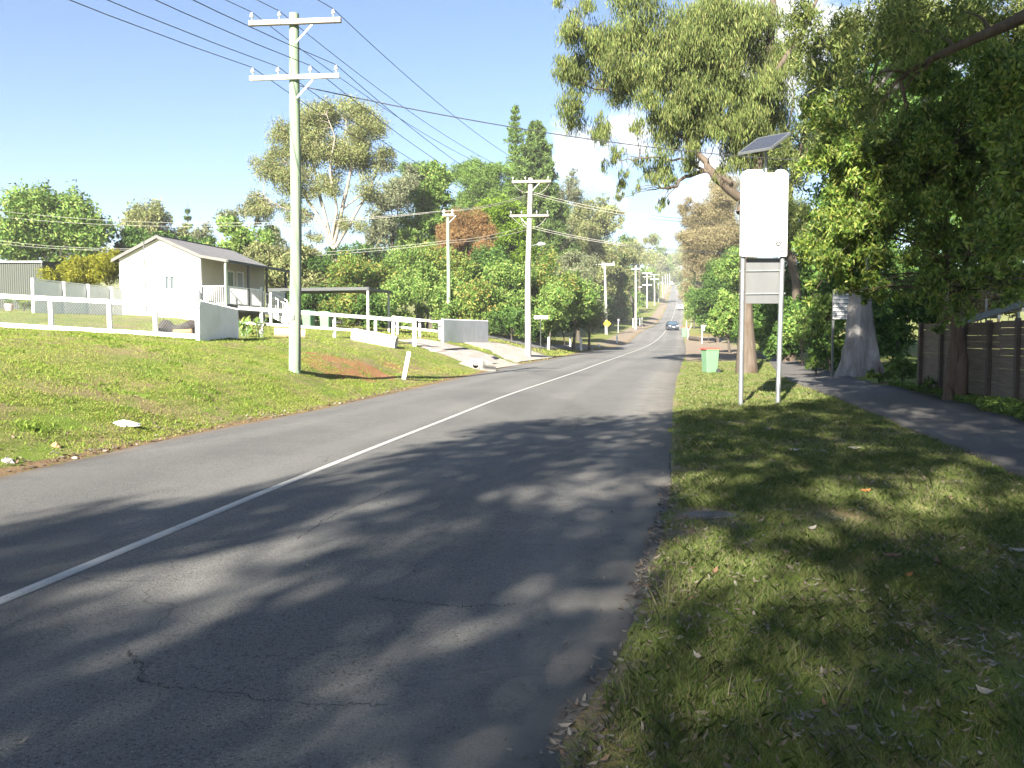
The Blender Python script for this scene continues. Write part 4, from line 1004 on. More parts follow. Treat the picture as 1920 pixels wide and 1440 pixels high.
# ------------------------------------------------------------------ utility poles and wires
def insulator(mb, p, s=1.):
    p = np.array(p, float)
    mb.tube([p-np.array((0,0,.16*s)), p], .012*s, 5)
    mb.tube([p, p+np.array((0,0,.03*s)), p+np.array((0,0,.05*s)), p+np.array((0,0,.08*s)), p+np.array((0,0,.10*s)), p+np.array((0,0,.16*s))], [.045*s,.075*s,.035*s,.065*s,.03*s,.03*s], 8)
ANCH = {}
def pole(key, label, px0, py0, px1, py1, d, r0, r1, mat, arms=(), mat_arm='arm', bend=0, group=None, lamp=None):
    b = on(px0, d) if py0 is None else P(px0, py0, d)
    b[2] = g1(b[0], b[1]); t = P(px1, py1, d)
    root = thing('utility_pole', label, 'power pole', b, 0, group)
    n = 9; mb = MB(); pts = []
    for i in range(n):
        s = i/(n-1); q = b*(1-s) + t*s; q = q + np.array((bend*math.sin(math.pi*s) + .012*math.sin(9*s+d), 0, 0))
        if i == 0: q = q - np.array((0,0,.3))
        pts.append(q)
    mb.tube(pts, list(np.linspace(r0, r1, n)), 14 if d < 60 else 7); mb.build('pole', M[mat], root)
    ad = np.array((1, -.10, 0.)); ad /= np.linalg.norm(ad); fw = np.array((.10, 1, 0.)); A = []
    for (py, l, rr, offs, th, br) in arms:
        f = (py0 - py)/(py0 - py1) if py0 else 0
        z = zpy(py, d-r0-th*.5); s = (z-b[2])/(t[2]-b[2]); c = b*(1-s) + t*s; c[0] += bend*math.sin(math.pi*s); rad = r0*(1-s) + r1*s
        c = c - fw*(rad + th*.5 - .01)
        p = c - ad*l; q = c + ad*rr
        a_ = MB().bar(p, q, th, th*1.1).build('crossarm', M[mat_arm if not isinstance(br, str) else br], root)
        row = []
        for o in offs:
            w = c + ad*o + np.array((0,0,th*.55+.10)); im = MB(); insulator(im, w, .82 if d < 60 else 1.5); im.build('insulator', M['porc'], a_)
            row.append(w + np.array((0,0,.14)))
        A.append(row)
        sgn = 1 if rr > l else -1
        if d < 130: MB().bar(c + ad*sgn*.62 - np.array((0,0,.03)), c + ad*sgn*(rad*.8) - np.array((0,0,.55)), .05, .012, (0,1,0)).build('arm_brace', M['palegrey'], root)
    if lamp:
        z = zpy(lamp, d); s = (z-b[2])/(t[2]-b[2]); c = b*(1-s) + t*s
        lm = MB().tube([c, c+np.array((.35,-.2,.08)), c+np.array((.5,-.25,.1))], .03, 6).build('lamp_arm', M['galv'], root)
        MB().tube([c+np.array((.45,-.25,.1)), c+np.array((.62,-.28,.11)), c+np.array((.95,-.32,.11))], [.05,.14,.06], 8).build('lamp_head', M['palegrey'], root)
    if d < 55:
        f = 1.5/(t[2]-b[2]); c = b*(1-f) + t*f; MB().box(c - np.array((.02, r0+.012, 0)), (.09, .012, .14)).build('number_plate', M['alu'], root)
        f = .5; c0 = b + np.array((r0*.75, -r0*.72, .05)); c1 = b*.45 + t*.55 + np.array((r1*.75+bend, -r1*.72, 0)); MB().tube([c0, (c0+c1)/2 + np.array((bend,0,0)), c1], .016, 6).build('earth_cable', M['wire'], root)
    ANCH[key] = (A, b, t, root); return root
k = 23/FPX
pole('a', 'nearest power pole, grey-green timber with two crossarms on the left bank', 553, 698, 551, 26, 23, .165, .130, 'timberg',
     [(40, 80*k, 92*k, [-75*k,-23*k,78*k], .115, 0), (144, 80*k, 88*k, [-75*k,-27*k,34*k,82*k], .10, 'armw')], 'arm', bend=.035)
k = 51/FPX
pole('b', 'pale weathered power pole with two crossarms beside the gravel driveway', 990, 653, 995, 334, 51, .20, .15, 'timberw',
     [(340, 34*k, 38*k, [-32*k,-9*k,33*k], .13, 0), (404, 36*k, 36*k, [-34*k,-14*k,14*k,34*k], .12, 0)], 'arm', bend=-.06, lamp=462)
k = 60/FPX
pole('c', 'green treated service pole behind the right picket wing', 842, 634, 840, 403, 60, .16, .12, 'timberg',
     [(403, 9*k, 12*k, [-7*k, 9*k], .12, 'armw')], 'armw')
k = 110/FPX
pole('d', 'single crossarm power pole standing behind the yellow diamond sign', 1137, 628, 1134, 493, 110, .20, .15, 'timberw', [(496, 18*k, 18*k, [-16*k,-5*k,16*k], .16, 'armw')], 'armw')
k = 135/FPX
pole('e', 'slim power pole with a street lamp, next beyond the yellow diamond sign', 1192, 614, 1192, 498, 135, .19, .15, 'timberw', [(504, 8*k, 8*k, [], .16, 'armw')], 'armw', lamp=540)
k = 240/FPX
pole('f', 'distant power pole with three crossarms in front of dark trees', 1213.5, 570, 1213, 511, 240, .22, .18, 'timberw', [(512.5, 9*k, 9*k, [], .22, 'armw'), (519, 8*k, 8*k, [], .2, 'arm'), (534, 9*k, 9*k, [], .22, 'armw')], 'armw')
k = 262/FPX
pole('g', 'distant power pole with two wide crossarms near the pink shoulder', 1227.5, 568, 1227, 514, 262, .22, .18, 'timberw', [(515, 8*k, 9*k, [], .22, 'arm'), (523.5, 8*k, 8*k, [], .22, 'armw')], 'armw')
for px, top, d, lb in [(1234.5, 531, 290, 'short far post beside the pink shoulder, lower than its neighbours'), (1242.5, 518, 335, 'far bare power pole, first of the row of four near the crest'), (1247.5, 515, 375, 'far bare power pole, second of the row of four near the crest'),
                       (1251.5, 514, 420, 'far bare power pole, third of the row of four near the crest'), (1255.5, 512, 455, 'far bare power pole, last of the row of four near the crest')]:
    pole('h%d' % d, lb, px, HOR-(g1(P(px,560,d)[0], d)-CAMZ)*FPX/d, px, top, d, .24, .2, 'timberw', [], group='row of far poles below the crest')

def wire(name, label, p, q, sag, r=.012, m='wire', group=None, n=18):
    p = np.array(p, float); q = np.array(q, float)
    pts = [p*(1-t) + q*t - np.array((0,0,4*sag*t*(1-t))) for t in np.linspace(0, 1, n)]
    c = pts[n//2]; root = None
    o = MB().tube(pts, r, 5).build(name, M[m]); return tag(o, label, 'power line', group)
A, B_ = ANCH['a'][0], ANCH['b'][0]
prev = np.array((-17.5, -22., 10.6))
ga = 'power lines from the near pole over the road'
for row, lab in ((0, 'thin dark power line from the top crossarm of the near pole up out of view'), (1, 'thin dark power line from the lower crossarm of the near pole up out of view')):
    for i, w in enumerate(A[row]):
        o = (w - ANCH['a'][2])
        wire('power_line', lab, w, prev + np.array((o[0]*1.05, 0, (0.1 if row == 0 else -1.5))), 1.55, .0105, 'wire', 'power lines from the %s crossarm of the near pole' % ('top' if row == 0 else 'lower'))
for i, w in enumerate(A[0]): wire('power_line', 'thin dark power line between the top crossarms of the near and weathered poles', w, B_[0][i], .55, .0105, 'wire', 'power lines between the top crossarms')
for i, w in enumerate(A[1]): wire('power_line', 'thin dark power line between the lower crossarms of the near and weathered poles', w, B_[1][i], .6, .0105, 'wire', 'power lines between the lower crossarms')
wire('service_cable', 'thicker dark cable crossing the road from the near pole into the right trees', P(562,161,22.85), P(1700,305,33), .55, .016, 'wire')
Cc, bb, tt, _ = ANCH['c']
for dy in (0, 3): wire('service_line', 'pale service line from the weathered pole to the top of the green pole', P(985, 366+dy, 51), Cc[0][min(dy, 1)], .2, .012, 'wirel', 'pale lines to the top of the green pole')
for dy in (0, 7): wire('service_line', 'pale service line from the weathered pole to the middle of the green pole', P(988, 424+dy, 51), P(843, 451+dy*.6, 59.8), .15, .012, 'wirel', 'pale lines to the middle of the green pole')
for dy in (0, 4): wire('service_line', 'pale line from the green pole top away over the cottage to the left', Cc[0][min(dy, 1)], P(-60, 388+dy*3, 70), 1.1, .013, 'wirel', 'pale lines over the cottage')
for dy in (0, 7): wire('service_line', 'pale line from the middle of the green pole away behind the cottage', P(839, 451+dy*.6, 60.2), P(380, 476+dy, 66), .35, .013, 'wirel', 'pale lines behind the cottage')
for dy in (0, 6): wire('service_line', 'pale line on the left running behind the yellow-green bush', P(-40, 446+dy, 64), P(262, 466+dy*.4, 62), .25, .012, 'wirel', 'pale lines on the far left')
for dy in (0, 4): wire('service_line', 'pale line from the weathered pole upper part across the road to the right', P(998, 360+dy, 51), P(1480, 412+dy*2, 44), .6, .012, 'wirel', 'upper pale lines across the road')
for dy in (0, 4): wire('service_line', 'pale line from the weathered pole middle across the road to the right', P(998, 424+dy, 51), P(1385, 474+dy*.4, 44), .35, .013, 'wirel', 'lower pale lines across the road')
# looping jumper leads on the weathered pole
jb = MB()
for a_, b2, s in [((961,342),(992,360),.9),((1032,342),(1000,364),.9),((959,405),(990,424),.7),((1026,405),(1000,426),.7),((975,405),(988,428),.6)]:
    p = P(*a_, 50.8); q = P(*b2, 50.8); pts = [p*(1-t)+q*t - np.array((0,0,4*.25*s*t*(1-t))) for t in np.linspace(0,1,9)]; jb.tube(pts, .014, 4)
jb.build('jumper_lead', M['wirel'], ANCH['b'][3])

# ------------------------------------------------------------------ solar speed sign on the verge
d = 19.6; k = d/FPX
root = thing('solar_sign', 'tall white roadside sign on two steel posts with a solar panel on top', 'sign', on(1424, d))
def rrect(x0, z0, x1, z1, r_, n=6, notch=None):
    o = []
    q_ = .035
    for cx, cz, a0, r in ((x1-q_, z0+q_, -90, q_), (x1-r_, z1-r_, 0, r_), (x0+r_, z1-r_, 90, r_), (x0+q_, z0+q_, 180, q_)):
        for i in range(n+1): th = R(a0 + 90*i/n); o.append((cx + r*math.cos(th), cz + r*math.sin(th)))
        if notch and a0 == 0: o += [(notch[1]+.05, z1), (notch[1], z1-.075), (notch[0], z1-.075), (notch[0]-.05, z1)]
    return o
c0 = P(1390, 481, d); c1 = P(1478.5, 318, d); w = c1[0]-c0[0]; h = c1[2]-c0[2]
bd = MB().prism(rrect(0, 0, w, h, .14, 6, (w*.47, w*.72)), c0, (1,.0,0), (0,0,1), (0,1,0), .16).build('display_board', M['signwhite'], root)
mb = MB()
mb.prism(rrect(0.01, 0.01, w-.01, h-.11, .13), c0+np.array((.0,.163,0)), (1,0,0), (0,0,1), (0,1,0), .05); mb.build('board_back', M['galv'], root)
# small round seal and lettering lower right, rivets
mk = MB(); cc = P(1459.5, 457, d) - np.array((0,.004,0))
ring = [cc + np.array((math.cos(t)*.045, 0, math.sin(t)*.045)) for t in np.linspace(0, 2*math.pi, 15)]; mk.tube(ring, .017, 4)
for px, py, ww in [(1457,464.6,.012),(1464.5,464.2,.026),(1458,472.2,.034),(1466.5,472,.038),(1450,472.2,.05)]:
    q = P(px, py, d); mk.box(q - np.array((0,.003,0)), (ww*1.7, .004, .032))
mk.build('marking', M['greytxt'], bd)
rv = MB()
for px, py in [(1396,332),(1396,402),(1396,470),(1473,470),(1473,402),(1473,332)]: rv.tube([P(px,py,d)-np.array((0,.006,0)), P(px,py,d)], .020, 8)
rv.build('rivet', M['darkgrey'], bd)
for pb, pt, px0, px1 in [(772, 470, 1388.5, 1393.5), (774, 482, 1458, 1467)]:
    p = P(px0, pb, d+.13); q = P(px1, pt, d+.13); p[2] = g1(p[0], p[1]) - .1
    if px0 < 1400: q = P(1394, 400, d+.25); q0 = P(1393.2, 480, d+.13); MB().tube([p, q0], .057, 14).build('post', M['galv'], root)
    else: MB().tube([p, q, q+np.array((0,0,.03))], [.057,.057,.03], 14).build('post', M['galv'], root)
a0 = P(1398, 569, d+.22); a1 = P(1466, 484, d+.22)
MB().prism([(0,0),(a1[0]-a0[0],0),(a1[0]-a0[0],a1[2]-a0[2]),(0,a1[2]-a0[2])], a0, (1,0,0), (0,0,1), (0,1,0), .006).build('rear_plate', M['alu'], root)
for py in (508, 551): MB().bar(P(1386, py, d+.2), P(1472, py-1, d+.2), .03, .035).build('rail', M['galv'], root)
# solar panel
R38 = R(46); T = R(29); e = np.array((math.cos(R38), -math.sin(R38), 0)); u_ = np.array((math.sin(R38)*math.cos(T), math.cos(R38)*math.cos(T), math.sin(T))); nrm = np.cross(e, u_)
o = P(1385, 290, d+.05); pw, pl_ = .84, 1.0
t = NT('solar_cells'); br = t.n('ShaderNodeTexBrick'); br.offset = 0; br.inputs['Scale'].default_value = 1; br.inputs['Brick Width'].default_value = .125; br.inputs['Row Height'].default_value = .125
br.inputs['Mortar Size'].default_value = .006; br.inputs['Color1'].default_value = (.026,.026,.032,1); br.inputs['Color2'].default_value = (.032,.032,.038,1); br.inputs['Mortar'].default_value = (.085,.088,.095,1)
t.l(t.n('ShaderNodeTexCoord').outputs['UV'], br.inputs['Vector']); M['solar'] = t.done(t.bsdf(br.outputs['Color'], .18, 0, .6))
sp_ = MB().add([o+e*.03+u_*.03+nrm*.042, o+e*(pw-.03)+u_*.03+nrm*.042, o+e*(pw-.03)+u_*(pl_-.03)+nrm*.042, o+e*.03+u_*(pl_-.03)+nrm*.042], [(0,1,2,3)]).build('solar_panel', M['solar'], root)
uv = sp_.data.uv_layers.new(name='UVMap')
for i, q in enumerate([(0,0),(pw,0),(pw,pl_),(0,pl_)]): uv.data[i].uv = q
fr = MB()
for p, q in [((0,0),(pw,0)),((0,pl_),(pw,pl_)),((0,.02),(0,pl_-.02)),((pw,.02),(pw,pl_-.02))]: fr.bar(o+e*p[0]+u_*p[1]+nrm*.018, o+e*q[0]+u_*q[1]+nrm*.018, .035, .055, nrm)
fr.add([o+e*.01+u_*.01, o+e*(pw-.01)+u_*.01, o+e*(pw-.01)+u_*(pl_-.01), o+e*.01+u_*(pl_-.01)], [(3,2,1,0)])
fr.build('panel_frame', M['galv'], root)
pc_ = o + e*pw*.5 + u_*pl_*.42 - nrm*.05; pcx = P(1436, 322, d+.1)
MB().tube([P(1436, 330, d+.1), np.array((pcx[0], pcx[1], pc_[2]-.15)), pc_], .035, 10).build('mast', M['galv'], root)
MB().tube([pc_ - u_*.2, pc_ + u_*.32 + e*.3 + np.array((0,0,-.12))], .035, 10).build('panel_bracket', M['galv'], root)

# ------------------------------------------------------------------ wheelie bins
def bin_(label, px, d, rz, lid, sc=1., z=None, group=None, py=None):
    b = on(px, d); root = thing('wheelie_bin', label, 'bin', b, rz, group)
    rows = [(0, .21, .24), (.08, .225, .255), (.55, .26, .31), (.96, .285, .35), (.965, .305, .372), (1.0, .305, .372)]
    vs = []
    for z, a, c in [(q0, q1*1.02, q2*.80) for q0, q1, q2 in [(0,.235,.29),(.08,.245,.30),(.55,.268,.335),(.96,.285,.36),(.965,.305,.372),(1.0,.305,.372)]]:
        for x, y in [(-a,-c+.03),(-a+.03,-c),(a-.03,-c),(a,-c+.03),(a,c-.03),(a-.03,c),(-a+.03,c),(-a,c-.03)]: vs.append((x*sc, y*sc, z*sc))
    n = 8; m = MB().add(vs, [(i*n+j, i*n+(j+1)%n, (i+1)*n+(j+1)%n, (i+1)*n+j) for i in range(len(rows)-1) for j in range(n)] + [tuple(range(n))[::-1]])
    m.build('body', M['bin'], root, False)
    l = MB(); out = [(-.32,-.33),(-.28,-.355),(.28,-.355),(.32,-.33),(.32,.30),(.25,.325),(-.25,.325),(-.32,.30)]
    v = [(x*sc, y*sc, 1.003*sc) for x, y in out] + [(x*.97*sc, y*.97*sc, 1.045*sc) for x, y in out] + [(x*.6*sc, y*.62*sc, 1.075*sc) for x, y in out]
    l.add(v, [(i*8+j, i*8+(j+1)%8, (i+1)*8+(j+1)%8, (i+1)*8+j) for i in range(2) for j in range(8)] + [tuple(range(16, 24)), tuple(range(8))[::-1]])
    l.build('lid', M[lid], root, False)
    MB().tube([(-.24*sc,.36*sc,1.0*sc),(.24*sc,.36*sc,1.0*sc)], .016*sc, 6).build('handle', M[lid], root, False)
    for s in (-1, 1):
        MB().tube([(s*.235*sc,.25*sc,.10*sc),(s*.295*sc,.25*sc,.10*sc)], .10*sc, 14).build('wheel', M['rubber'], root, False)
    return root
bin_('green wheelie bin with a red lid standing on the sunny verge', 1331, 35.5, R(-78), 'binred', 1.02)
bin_('small distant green bin with red lid at the road edge by the dark car', 1285, 112, R(-40), 'binred', 1.3)
bin_('green lidded bin under the carport, nearer the stairs', 579, 47, R(-20), 'bing', .98)
bin_('green lidded bin under the carport, next to the fence post', 611, 47.3, R(-8), 'bing', .98)

# ------------------------------------------------------------------ cottage
th = R(-11); ori = P(425, 600, 44); ori[2] = 2.45
hs = thing('cottage', 'small white gabled cottage with a grey metal roof and side verandah', 'house', ori, th)
zb = lambda z: z - ori[2]
WL, WR, LEN = -6.3, -1.45, 7.0
zt, za, zf_, ze = zb(5.80), zb(6.86), zb(3.25), zb(5.55)
mid = (WL+WR)/2
# gable wall with a window opening
w = MB(); z0 = -.15
wx0, wx1, wz0, wz1 = WL+2.72, WL+3.30, zb(4.10), zb(4.82)
t_ = .12
def wallrect(mb, x0, x1, a, b, y=0, th_=t_): mb.box(((x0+x1)/2, y+th_/2, (a+b)/2), (x1-x0, th_, b-a))
wallrect(w, WL, wx0, z0, zt); wallrect(w, wx1, WR, z0, zt); wallrect(w, wx0, wx1, z0, wz0); wallrect(w, wx0, wx1, wz1, zt)
w.prism([(WL, zt), (WR, zt), (mid, za)], (0,0,0), (1,0,0), (0,0,1), (0,1,0), t_)
for i in range(1, 22):   # weatherboard shadow lines
    z = z0 + (zt - z0)*i/22.
    for x0, x1 in ((WL, WR),):
        if wz0 - .02 < z < wz1 + .02: w.box(((x0+wx0)/2, -.004, z), (wx0-x0, .008, .012)); w.box(((wx1+x1)/2, -.004, z), (x1-wx1, .008, .012))
        else: w.box(((x0+x1)/2, -.004, z), (x1-x0, .008, .012))
w.box((WL+t_/2-.0, LEN/2+t_, (z0+zt)/2), (t_, LEN, zt-z0)); w.box(((WL+WR)/2, LEN+t_/2+.13, (z0+zt)/2), (WR-WL-.3, t_, zt-z0))
w.build('gable_wall', M['whitewall'], hs, False)
sw = MB(); dx0, dx1 = 3.65, 4.4
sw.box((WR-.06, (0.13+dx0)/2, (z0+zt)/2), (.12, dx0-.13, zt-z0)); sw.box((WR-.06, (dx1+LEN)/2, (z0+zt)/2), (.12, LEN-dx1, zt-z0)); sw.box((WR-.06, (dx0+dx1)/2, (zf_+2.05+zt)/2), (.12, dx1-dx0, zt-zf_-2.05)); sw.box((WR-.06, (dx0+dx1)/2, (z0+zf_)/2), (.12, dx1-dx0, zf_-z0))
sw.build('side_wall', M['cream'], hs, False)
wf = MB()
for a, b in [((wx0,wz0),(wx1,wz0)),((wx0,wz1),(wx1,wz1)),((wx0,wz0),(wx0,wz1)),((wx1,wz0),(wx1,wz1)),(((wx0+wx1)/2,wz0),((wx0+wx1)/2,wz1))]: wf.bar((a[0],.0,a[1]), (b[0],.0,b[1]), .06, .05)
wf = wf.build('window', M['white'], hs, False); MB().box(((wx0+wx1)/2,.06,(wz0+wz1)/2), (wx1-wx0-.02,.01,wz1-wz0-.02)).build('pane', M['glass'], wf, False)
df = MB()
df.bar((WR+.02,dx0,zf_), (WR+.02,dx0,zf_+2.05), .07, .06); df.bar((WR+.02,dx1,zf_), (WR+.02,dx1,zf_+2.05), .07, .06); df.bar((WR+.02,dx0-.03,zf_+2.05), (WR+.02,dx1+.03,zf_+2.05), .06, .07)
df = df.build('door', M['white'], hs, False); MB().box((WR-.03,(dx0+dx1)/2,zf_+1.02), (.03,dx1-dx0-.06,2.02)).build('door_panel', M['palegrey'], df, False)
f2_ = MB(); f2_.bar((WR+.02,2.6,zf_+.1),(WR+.02,2.6,zf_+2.0),.06,.06); f2_.bar((WR+.02,3.3,zf_+.1),(WR+.02,3.3,zf_+2.0),.06,.06); f2_.bar((WR+.02,2.57,zf_+2.03),(WR+.02,3.33,zf_+2.03),.06,.06)
f2_ = f2_.build('side_window', M['white'], hs, False); MB().box((WR+.012,2.95,zf_+1.05),(.02,.63,1.85)).build('pane', M['glass'], f2_, False)
# roof: ridge, left slope, right slope, verandah slope
ov = .22; ys_, ye_ = -ov, LEN+.3; tk = .06
rl = MB()
def slope(mb, a, b, th_=tk):
    (x0, z0_), (x1, z1_) = a, b
    mb.add([(x0,ys_,z0_),(x1,ys_,z1_),(x1,ye_,z1_),(x0,ye_,z0_),(x0,ys_,z0_+th_),(x1,ys_,z1_+th_),(x1,ye_,z1_+th_),(x0,ye_,z0_+th_)], [(3,2,1,0),(4,5,6,7),(0,1,5,4),(1,2,6,5),(2,3,7,6),(3,0,4,7)])
    L_ = math.hypot(x1-x0, z1_-z0_)
    nrib = int((ye_-ys_)/.22)
    for i in range(nrib+1):
        y = ys_ + .02 + i*(ye_-ys_-.04)/nrib; mb.bar((x0,y,z0_+th_+.008), (x1,y,z1_+th_+.008), .03, .02)
slope(rl, (WL-.28, zt-.10), (mid, za+.05)); slope(rl, (mid, za+.05), (WR+.1, zt+.03)); slope(rl, (WR+.1, zt+.03), (.18, ze))
rl.bar((mid, ys_, za+.12), (mid, ye_, za+.12), .18, .05)
roof = rl.build('roof', M['roof'], hs, False)
MB().bar((.22, ys_, ze+.0), (.22, ye_, ze+.0), .12, .13).build('gutter', M['charcoal'], roof, False)
bg = MB(); bg.bar((WL-.28, ys_-.015, zt-.10), (mid, ys_-.015, za+.05), .025, .16); bg.bar((mid, ys_-.015, za+.05), (WR+.1, ys_-.015, zt+.03), .025, .16); bg.bar((WR+.1, ys_-.015, zt+.03), (.2, ys_-.015, ze), .025, .14)
M['barge'] = simple('grey_bargeboard', (.11,.105,.10), .6); bg.build('bargeboard', M['barge'], roof, False)
MB().bar((WL-.30, ys_, zt-.12), (WL-.30, ye_, zt-.12), .11, .12).build('gutter', M['barge'], roof, False)
# verandah
vf = MB(); vf.box(((WR+0)/2+.03, LEN/2, zf_-.06), (1.45, LEN, .12)); vf.box((.02, LEN/2, zf_-.22), (.06, LEN, .2)); vf.build('verandah_floor', M['charcoal'], hs, False)
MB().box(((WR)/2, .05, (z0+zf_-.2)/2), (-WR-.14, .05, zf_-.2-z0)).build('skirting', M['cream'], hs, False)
for i, y in enumerate((.0, 2.35, 4.5, 6.9)):
    MB().box((-.02, y+.03, (zf_-1.0+ze)/2 if i == 0 else (zf_+ze)/2), (.10, .10, (ze-zf_+1.0 if i == 0 else ze-zf_)-.04)).build('verandah_post', M['white'] if i == 0 else M['darkgrey'], hs, False)
MB().tube([(.10,-.08,ze-.05),(.06,-.10,ze-.25),(.06,-.10,.1)], .04, 8).build('downpipe', M['timberg'], hs, False)
def balus(name, p, q, zb0, zt0, sp=.11, m='white', dz=0):
    p = np.array(p, float); q = np.array(q, float); L_ = np.linalg.norm(q-p); mb = MB(); n = int(L_/sp)
    s0 = np.array((0,0,0.)); 
    mb.bar((p[0],p[1],zt0), (q[0],q[1],zt0+dz), .07, .05); mb.bar((p[0],p[1],zb0+.08), (q[0],q[1],zb0+.08+dz), .05, .05)
    for i in range(1, n):
        t = i/n; c = p*(1-t)+q*t; mb.box((c[0], c[1], (zb0+.08+zt0)/2+dz*t), (.035, .035, zt0-zb0-.1))
    return mb.build(name, M[m], hs, False)
balus('balustrade', (WR+.05,0), (-.08,0), zf_, zf_+1.0); balus('balustrade', (0,.12), (0,2.3), zf_, zf_+1.0); balus('balustrade', (0,2.42), (0,3.7), zf_, zf_+1.0); balus('balustrade', (0,5.0), (0,6.85), zf_, zf_+1.0)
# stairs going down toward the road
st = MB(); ns = 6; rise = (zf_-.0)/ns if zf_ < 1.4 else zf_/7
for i in range(ns): st.box((.16+.27*i, 4.35, zf_-rise*(i+1)+.02), (.29, 1.1, .04))
st = st.build('stairs', M['palegrey'], hs, False)
for y in (3.78, 4.92):
    MB().bar((.02,y,zf_-.12), (.02+.27*ns,y,zf_-.12-rise*ns), .05, .22).build('stringer', M['white'], st, False)
    balus('stair_rail', (.02,y), (.02+.27*ns,y), zf_-.02, zf_+.95, .14, 'white', -rise*ns)
    MB().box((.02+.27*ns, y, zf_-rise*ns+.5), (.09,.09,1.2)).build('newel', M['white'], st, False)
    MB().box((.02, y, zf_+.2), (.09,.09,1.9)).build('newel', M['white'], st, False)
# vent mast on the gable, tank by the corner
p = P(275, 585, 43.6); q = P(269, 452, 43.6)
tag(MB().tube([p, p*.97+q*.03, q], .04, 8).build('mast', simple('grey_mast', (.09,.092,.095), .6)), 'thin grey mast standing in front of the cottage gable', 'mast')
p = P(365, 575, 43.0); tk_ = MB()
tk_.tube([(p[0],p[1],p[2]-.6),(p[0],p[1],p[2]+.55),(p[0],p[1],p[2]+.85),(p[0],p[1],p[2]+.95)], [.40,.40,.28,.05], 20)
tag(tk_.build('water_tank', M['palegrey']), 'squat grey rounded tank at the cottage corner', 'tank')
# carport
root = thing('carport', 'flat roofed open carport beside the cottage stairs', 'carport', on(600, 46))
v = np.array((math.sin(R(9)), math.cos(R(9)), 0)); c0 = P(503, 543.5, 46.6); c1 = P(690, 541, 45.6); back = v*4.2
zr_ = (c0[2]+c1[2])/2
vs = [c0, c1, c1+back, c0+back]
MB().add([q+np.array((0,0,.07)) for q in vs] + vs, [(0,1,2,3),(7,6,5,4),(0,4,5,1),(1,5,6,2),(2,6,7,3),(3,7,4,0)]).build('roof_sheet', M['roof'], root)
MB().bar(c0-np.array((0,.03,.0)), c1-np.array((0,.03,.0)), .05, .17).build('fascia', M['charcoal'], root); MB().bar(c1+np.array((.03,0,.0)), c1+back+np.array((.03,0,.0)), .05, .17).build('fascia', M['charcoal'], root)
for q, m in ((c1+np.array((-.03,.1,0)), 'white'), (c1+back*.93+np.array((-.06,0,0)), 'palegrey'), (c0+np.array((.1,.1,0)), 'white'), (c0+back*.93, 'palegrey')):
    z = g1(q[0], q[1]); MB().box((q[0], q[1], (z+q[2]-.09)/2), (.11, .11, q[2]-.09-z)).build('carport_post', M[m], root)
# shed
root = thing('shed', 'grey-green corrugated steel shed at the far left edge', 'shed', on(20, 52))
p0 = P(-90, 491, 53); p1 = P(78, 491, 52); 
def corr(mb, p, q, zb_, zt_, pitch=.15, amp=.02):
    L_ = np.linalg.norm((q-p)[:2]); n = int(L_/pitch*4); dv = (q-p)/n; nr = np.array((dv[1], -dv[0], 0)); nr /= np.linalg.norm(nr)
    vs = []
    for i in range(n+1):
        c = p + dv*i + nr*amp*(1 if i % 4 in (0, 1) else -1); vs += [(c[0],c[1],zb_),(c[0],c[1],zt_)]
    mb.add(vs, [(2*i,2*i+2,2*i+3,2*i+1) for i in range(n)])
zg = g1(p1[0], p1[1]) - .2
m = MB(); corr(m, p0, p1, zg, p0[2]); corr(m, p1, p1+v*5, zg, p0[2]); corr(m, p0+v*5, p1+v*5, zg, p0[2]); m.build('wall', M['shed'], root)
MB().add([p0+np.array((-.1,-.12,.02)), p1+np.array((.12,-.12,.02)), p1+v*5.1+np.array((.12,0,.35)), p0+v*5.1+np.array((-.1,0,.35))], [(0,1,2,3)]).build('roof', M['roof'], root)
MB().bar(p0+np.array((-.1,-.12,0)), p1+np.array((.12,-.12,0)), .06, .10).build('gutter', M['palegrey'], root); 
MB().bar(p1+np.array((.03,-.04,-.05)), np.array((p1[0]+.03,p1[1]-.04,zg)), .08, .08).build('corner_trim', M['shed'], root)
# pots by the shed
root = thing('plant_pot', 'pale pink pot with a small plant below the shed', 'pot plant', P(17, 577, 41) ); b = P(17, 577, 41); b[2] = g1(b[0], b[1]); root.location = b
MB().tube([b, b+np.array((0,0,.05)), b+np.array((0,0,.34)), b+np.array((0,0,.36))], [.15,.16,.21,.19], 14).build('pot', M['terracotta'], root)
rgp = np.random.default_rng(8); c = b + rgp.normal(0, 1, (160,3))*np.array((.10,.10,.10)) + np.array((0,0,.5))
leafset('foliage', c, rgp.uniform(0,1,160), .11, .05, -.2, LM['mid'], root, rgp)
tree('bush', 'low orange and green bush beside the pink pot', 45, 41.5, [(46,570,18,13)], 'mixed', 'bk_dark', 3, .14, .06, .1, 12, cat='shrub')
# ------------------------------------------------------------------ white fences
def zat(tab, px): return float(np.interp(px, [t[0] for t in tab], [t[1] for t in tab]))
root = thing('rail_fence', 'white two-rail fence with wire netting in front of the cottage lawn', 'fence', on(205, 26))
TOP = [(-140,548),(0,556),(372,574)]; BOT = [(-140,601),(0,608.5),(372,631)]
dF = 26.0
for tab, nm in ((TOP, 'rail'), (BOT, 'rail')):
    MB().bar(P(-140, tab[0][1], dF), P(374, tab[-1][1], dF), .045, .14).build(nm, M['white'], root)
for px in (-125, -15, 95, 205, 291, 371):
    p = P(px, zat(TOP, px)-1, dF+.08); z = g1(p[0], p[1]) - .25
    MB().box((p[0], p[1], (p[2]+.02+z)/2), (.12, .11, p[2]+.02-z)).build('post', M['white'], root)
mb = MB(); A0 = P(-130, 0, dF+.03); A1 = P(370, 0, dF+.03); n = 0
x = A0[0]
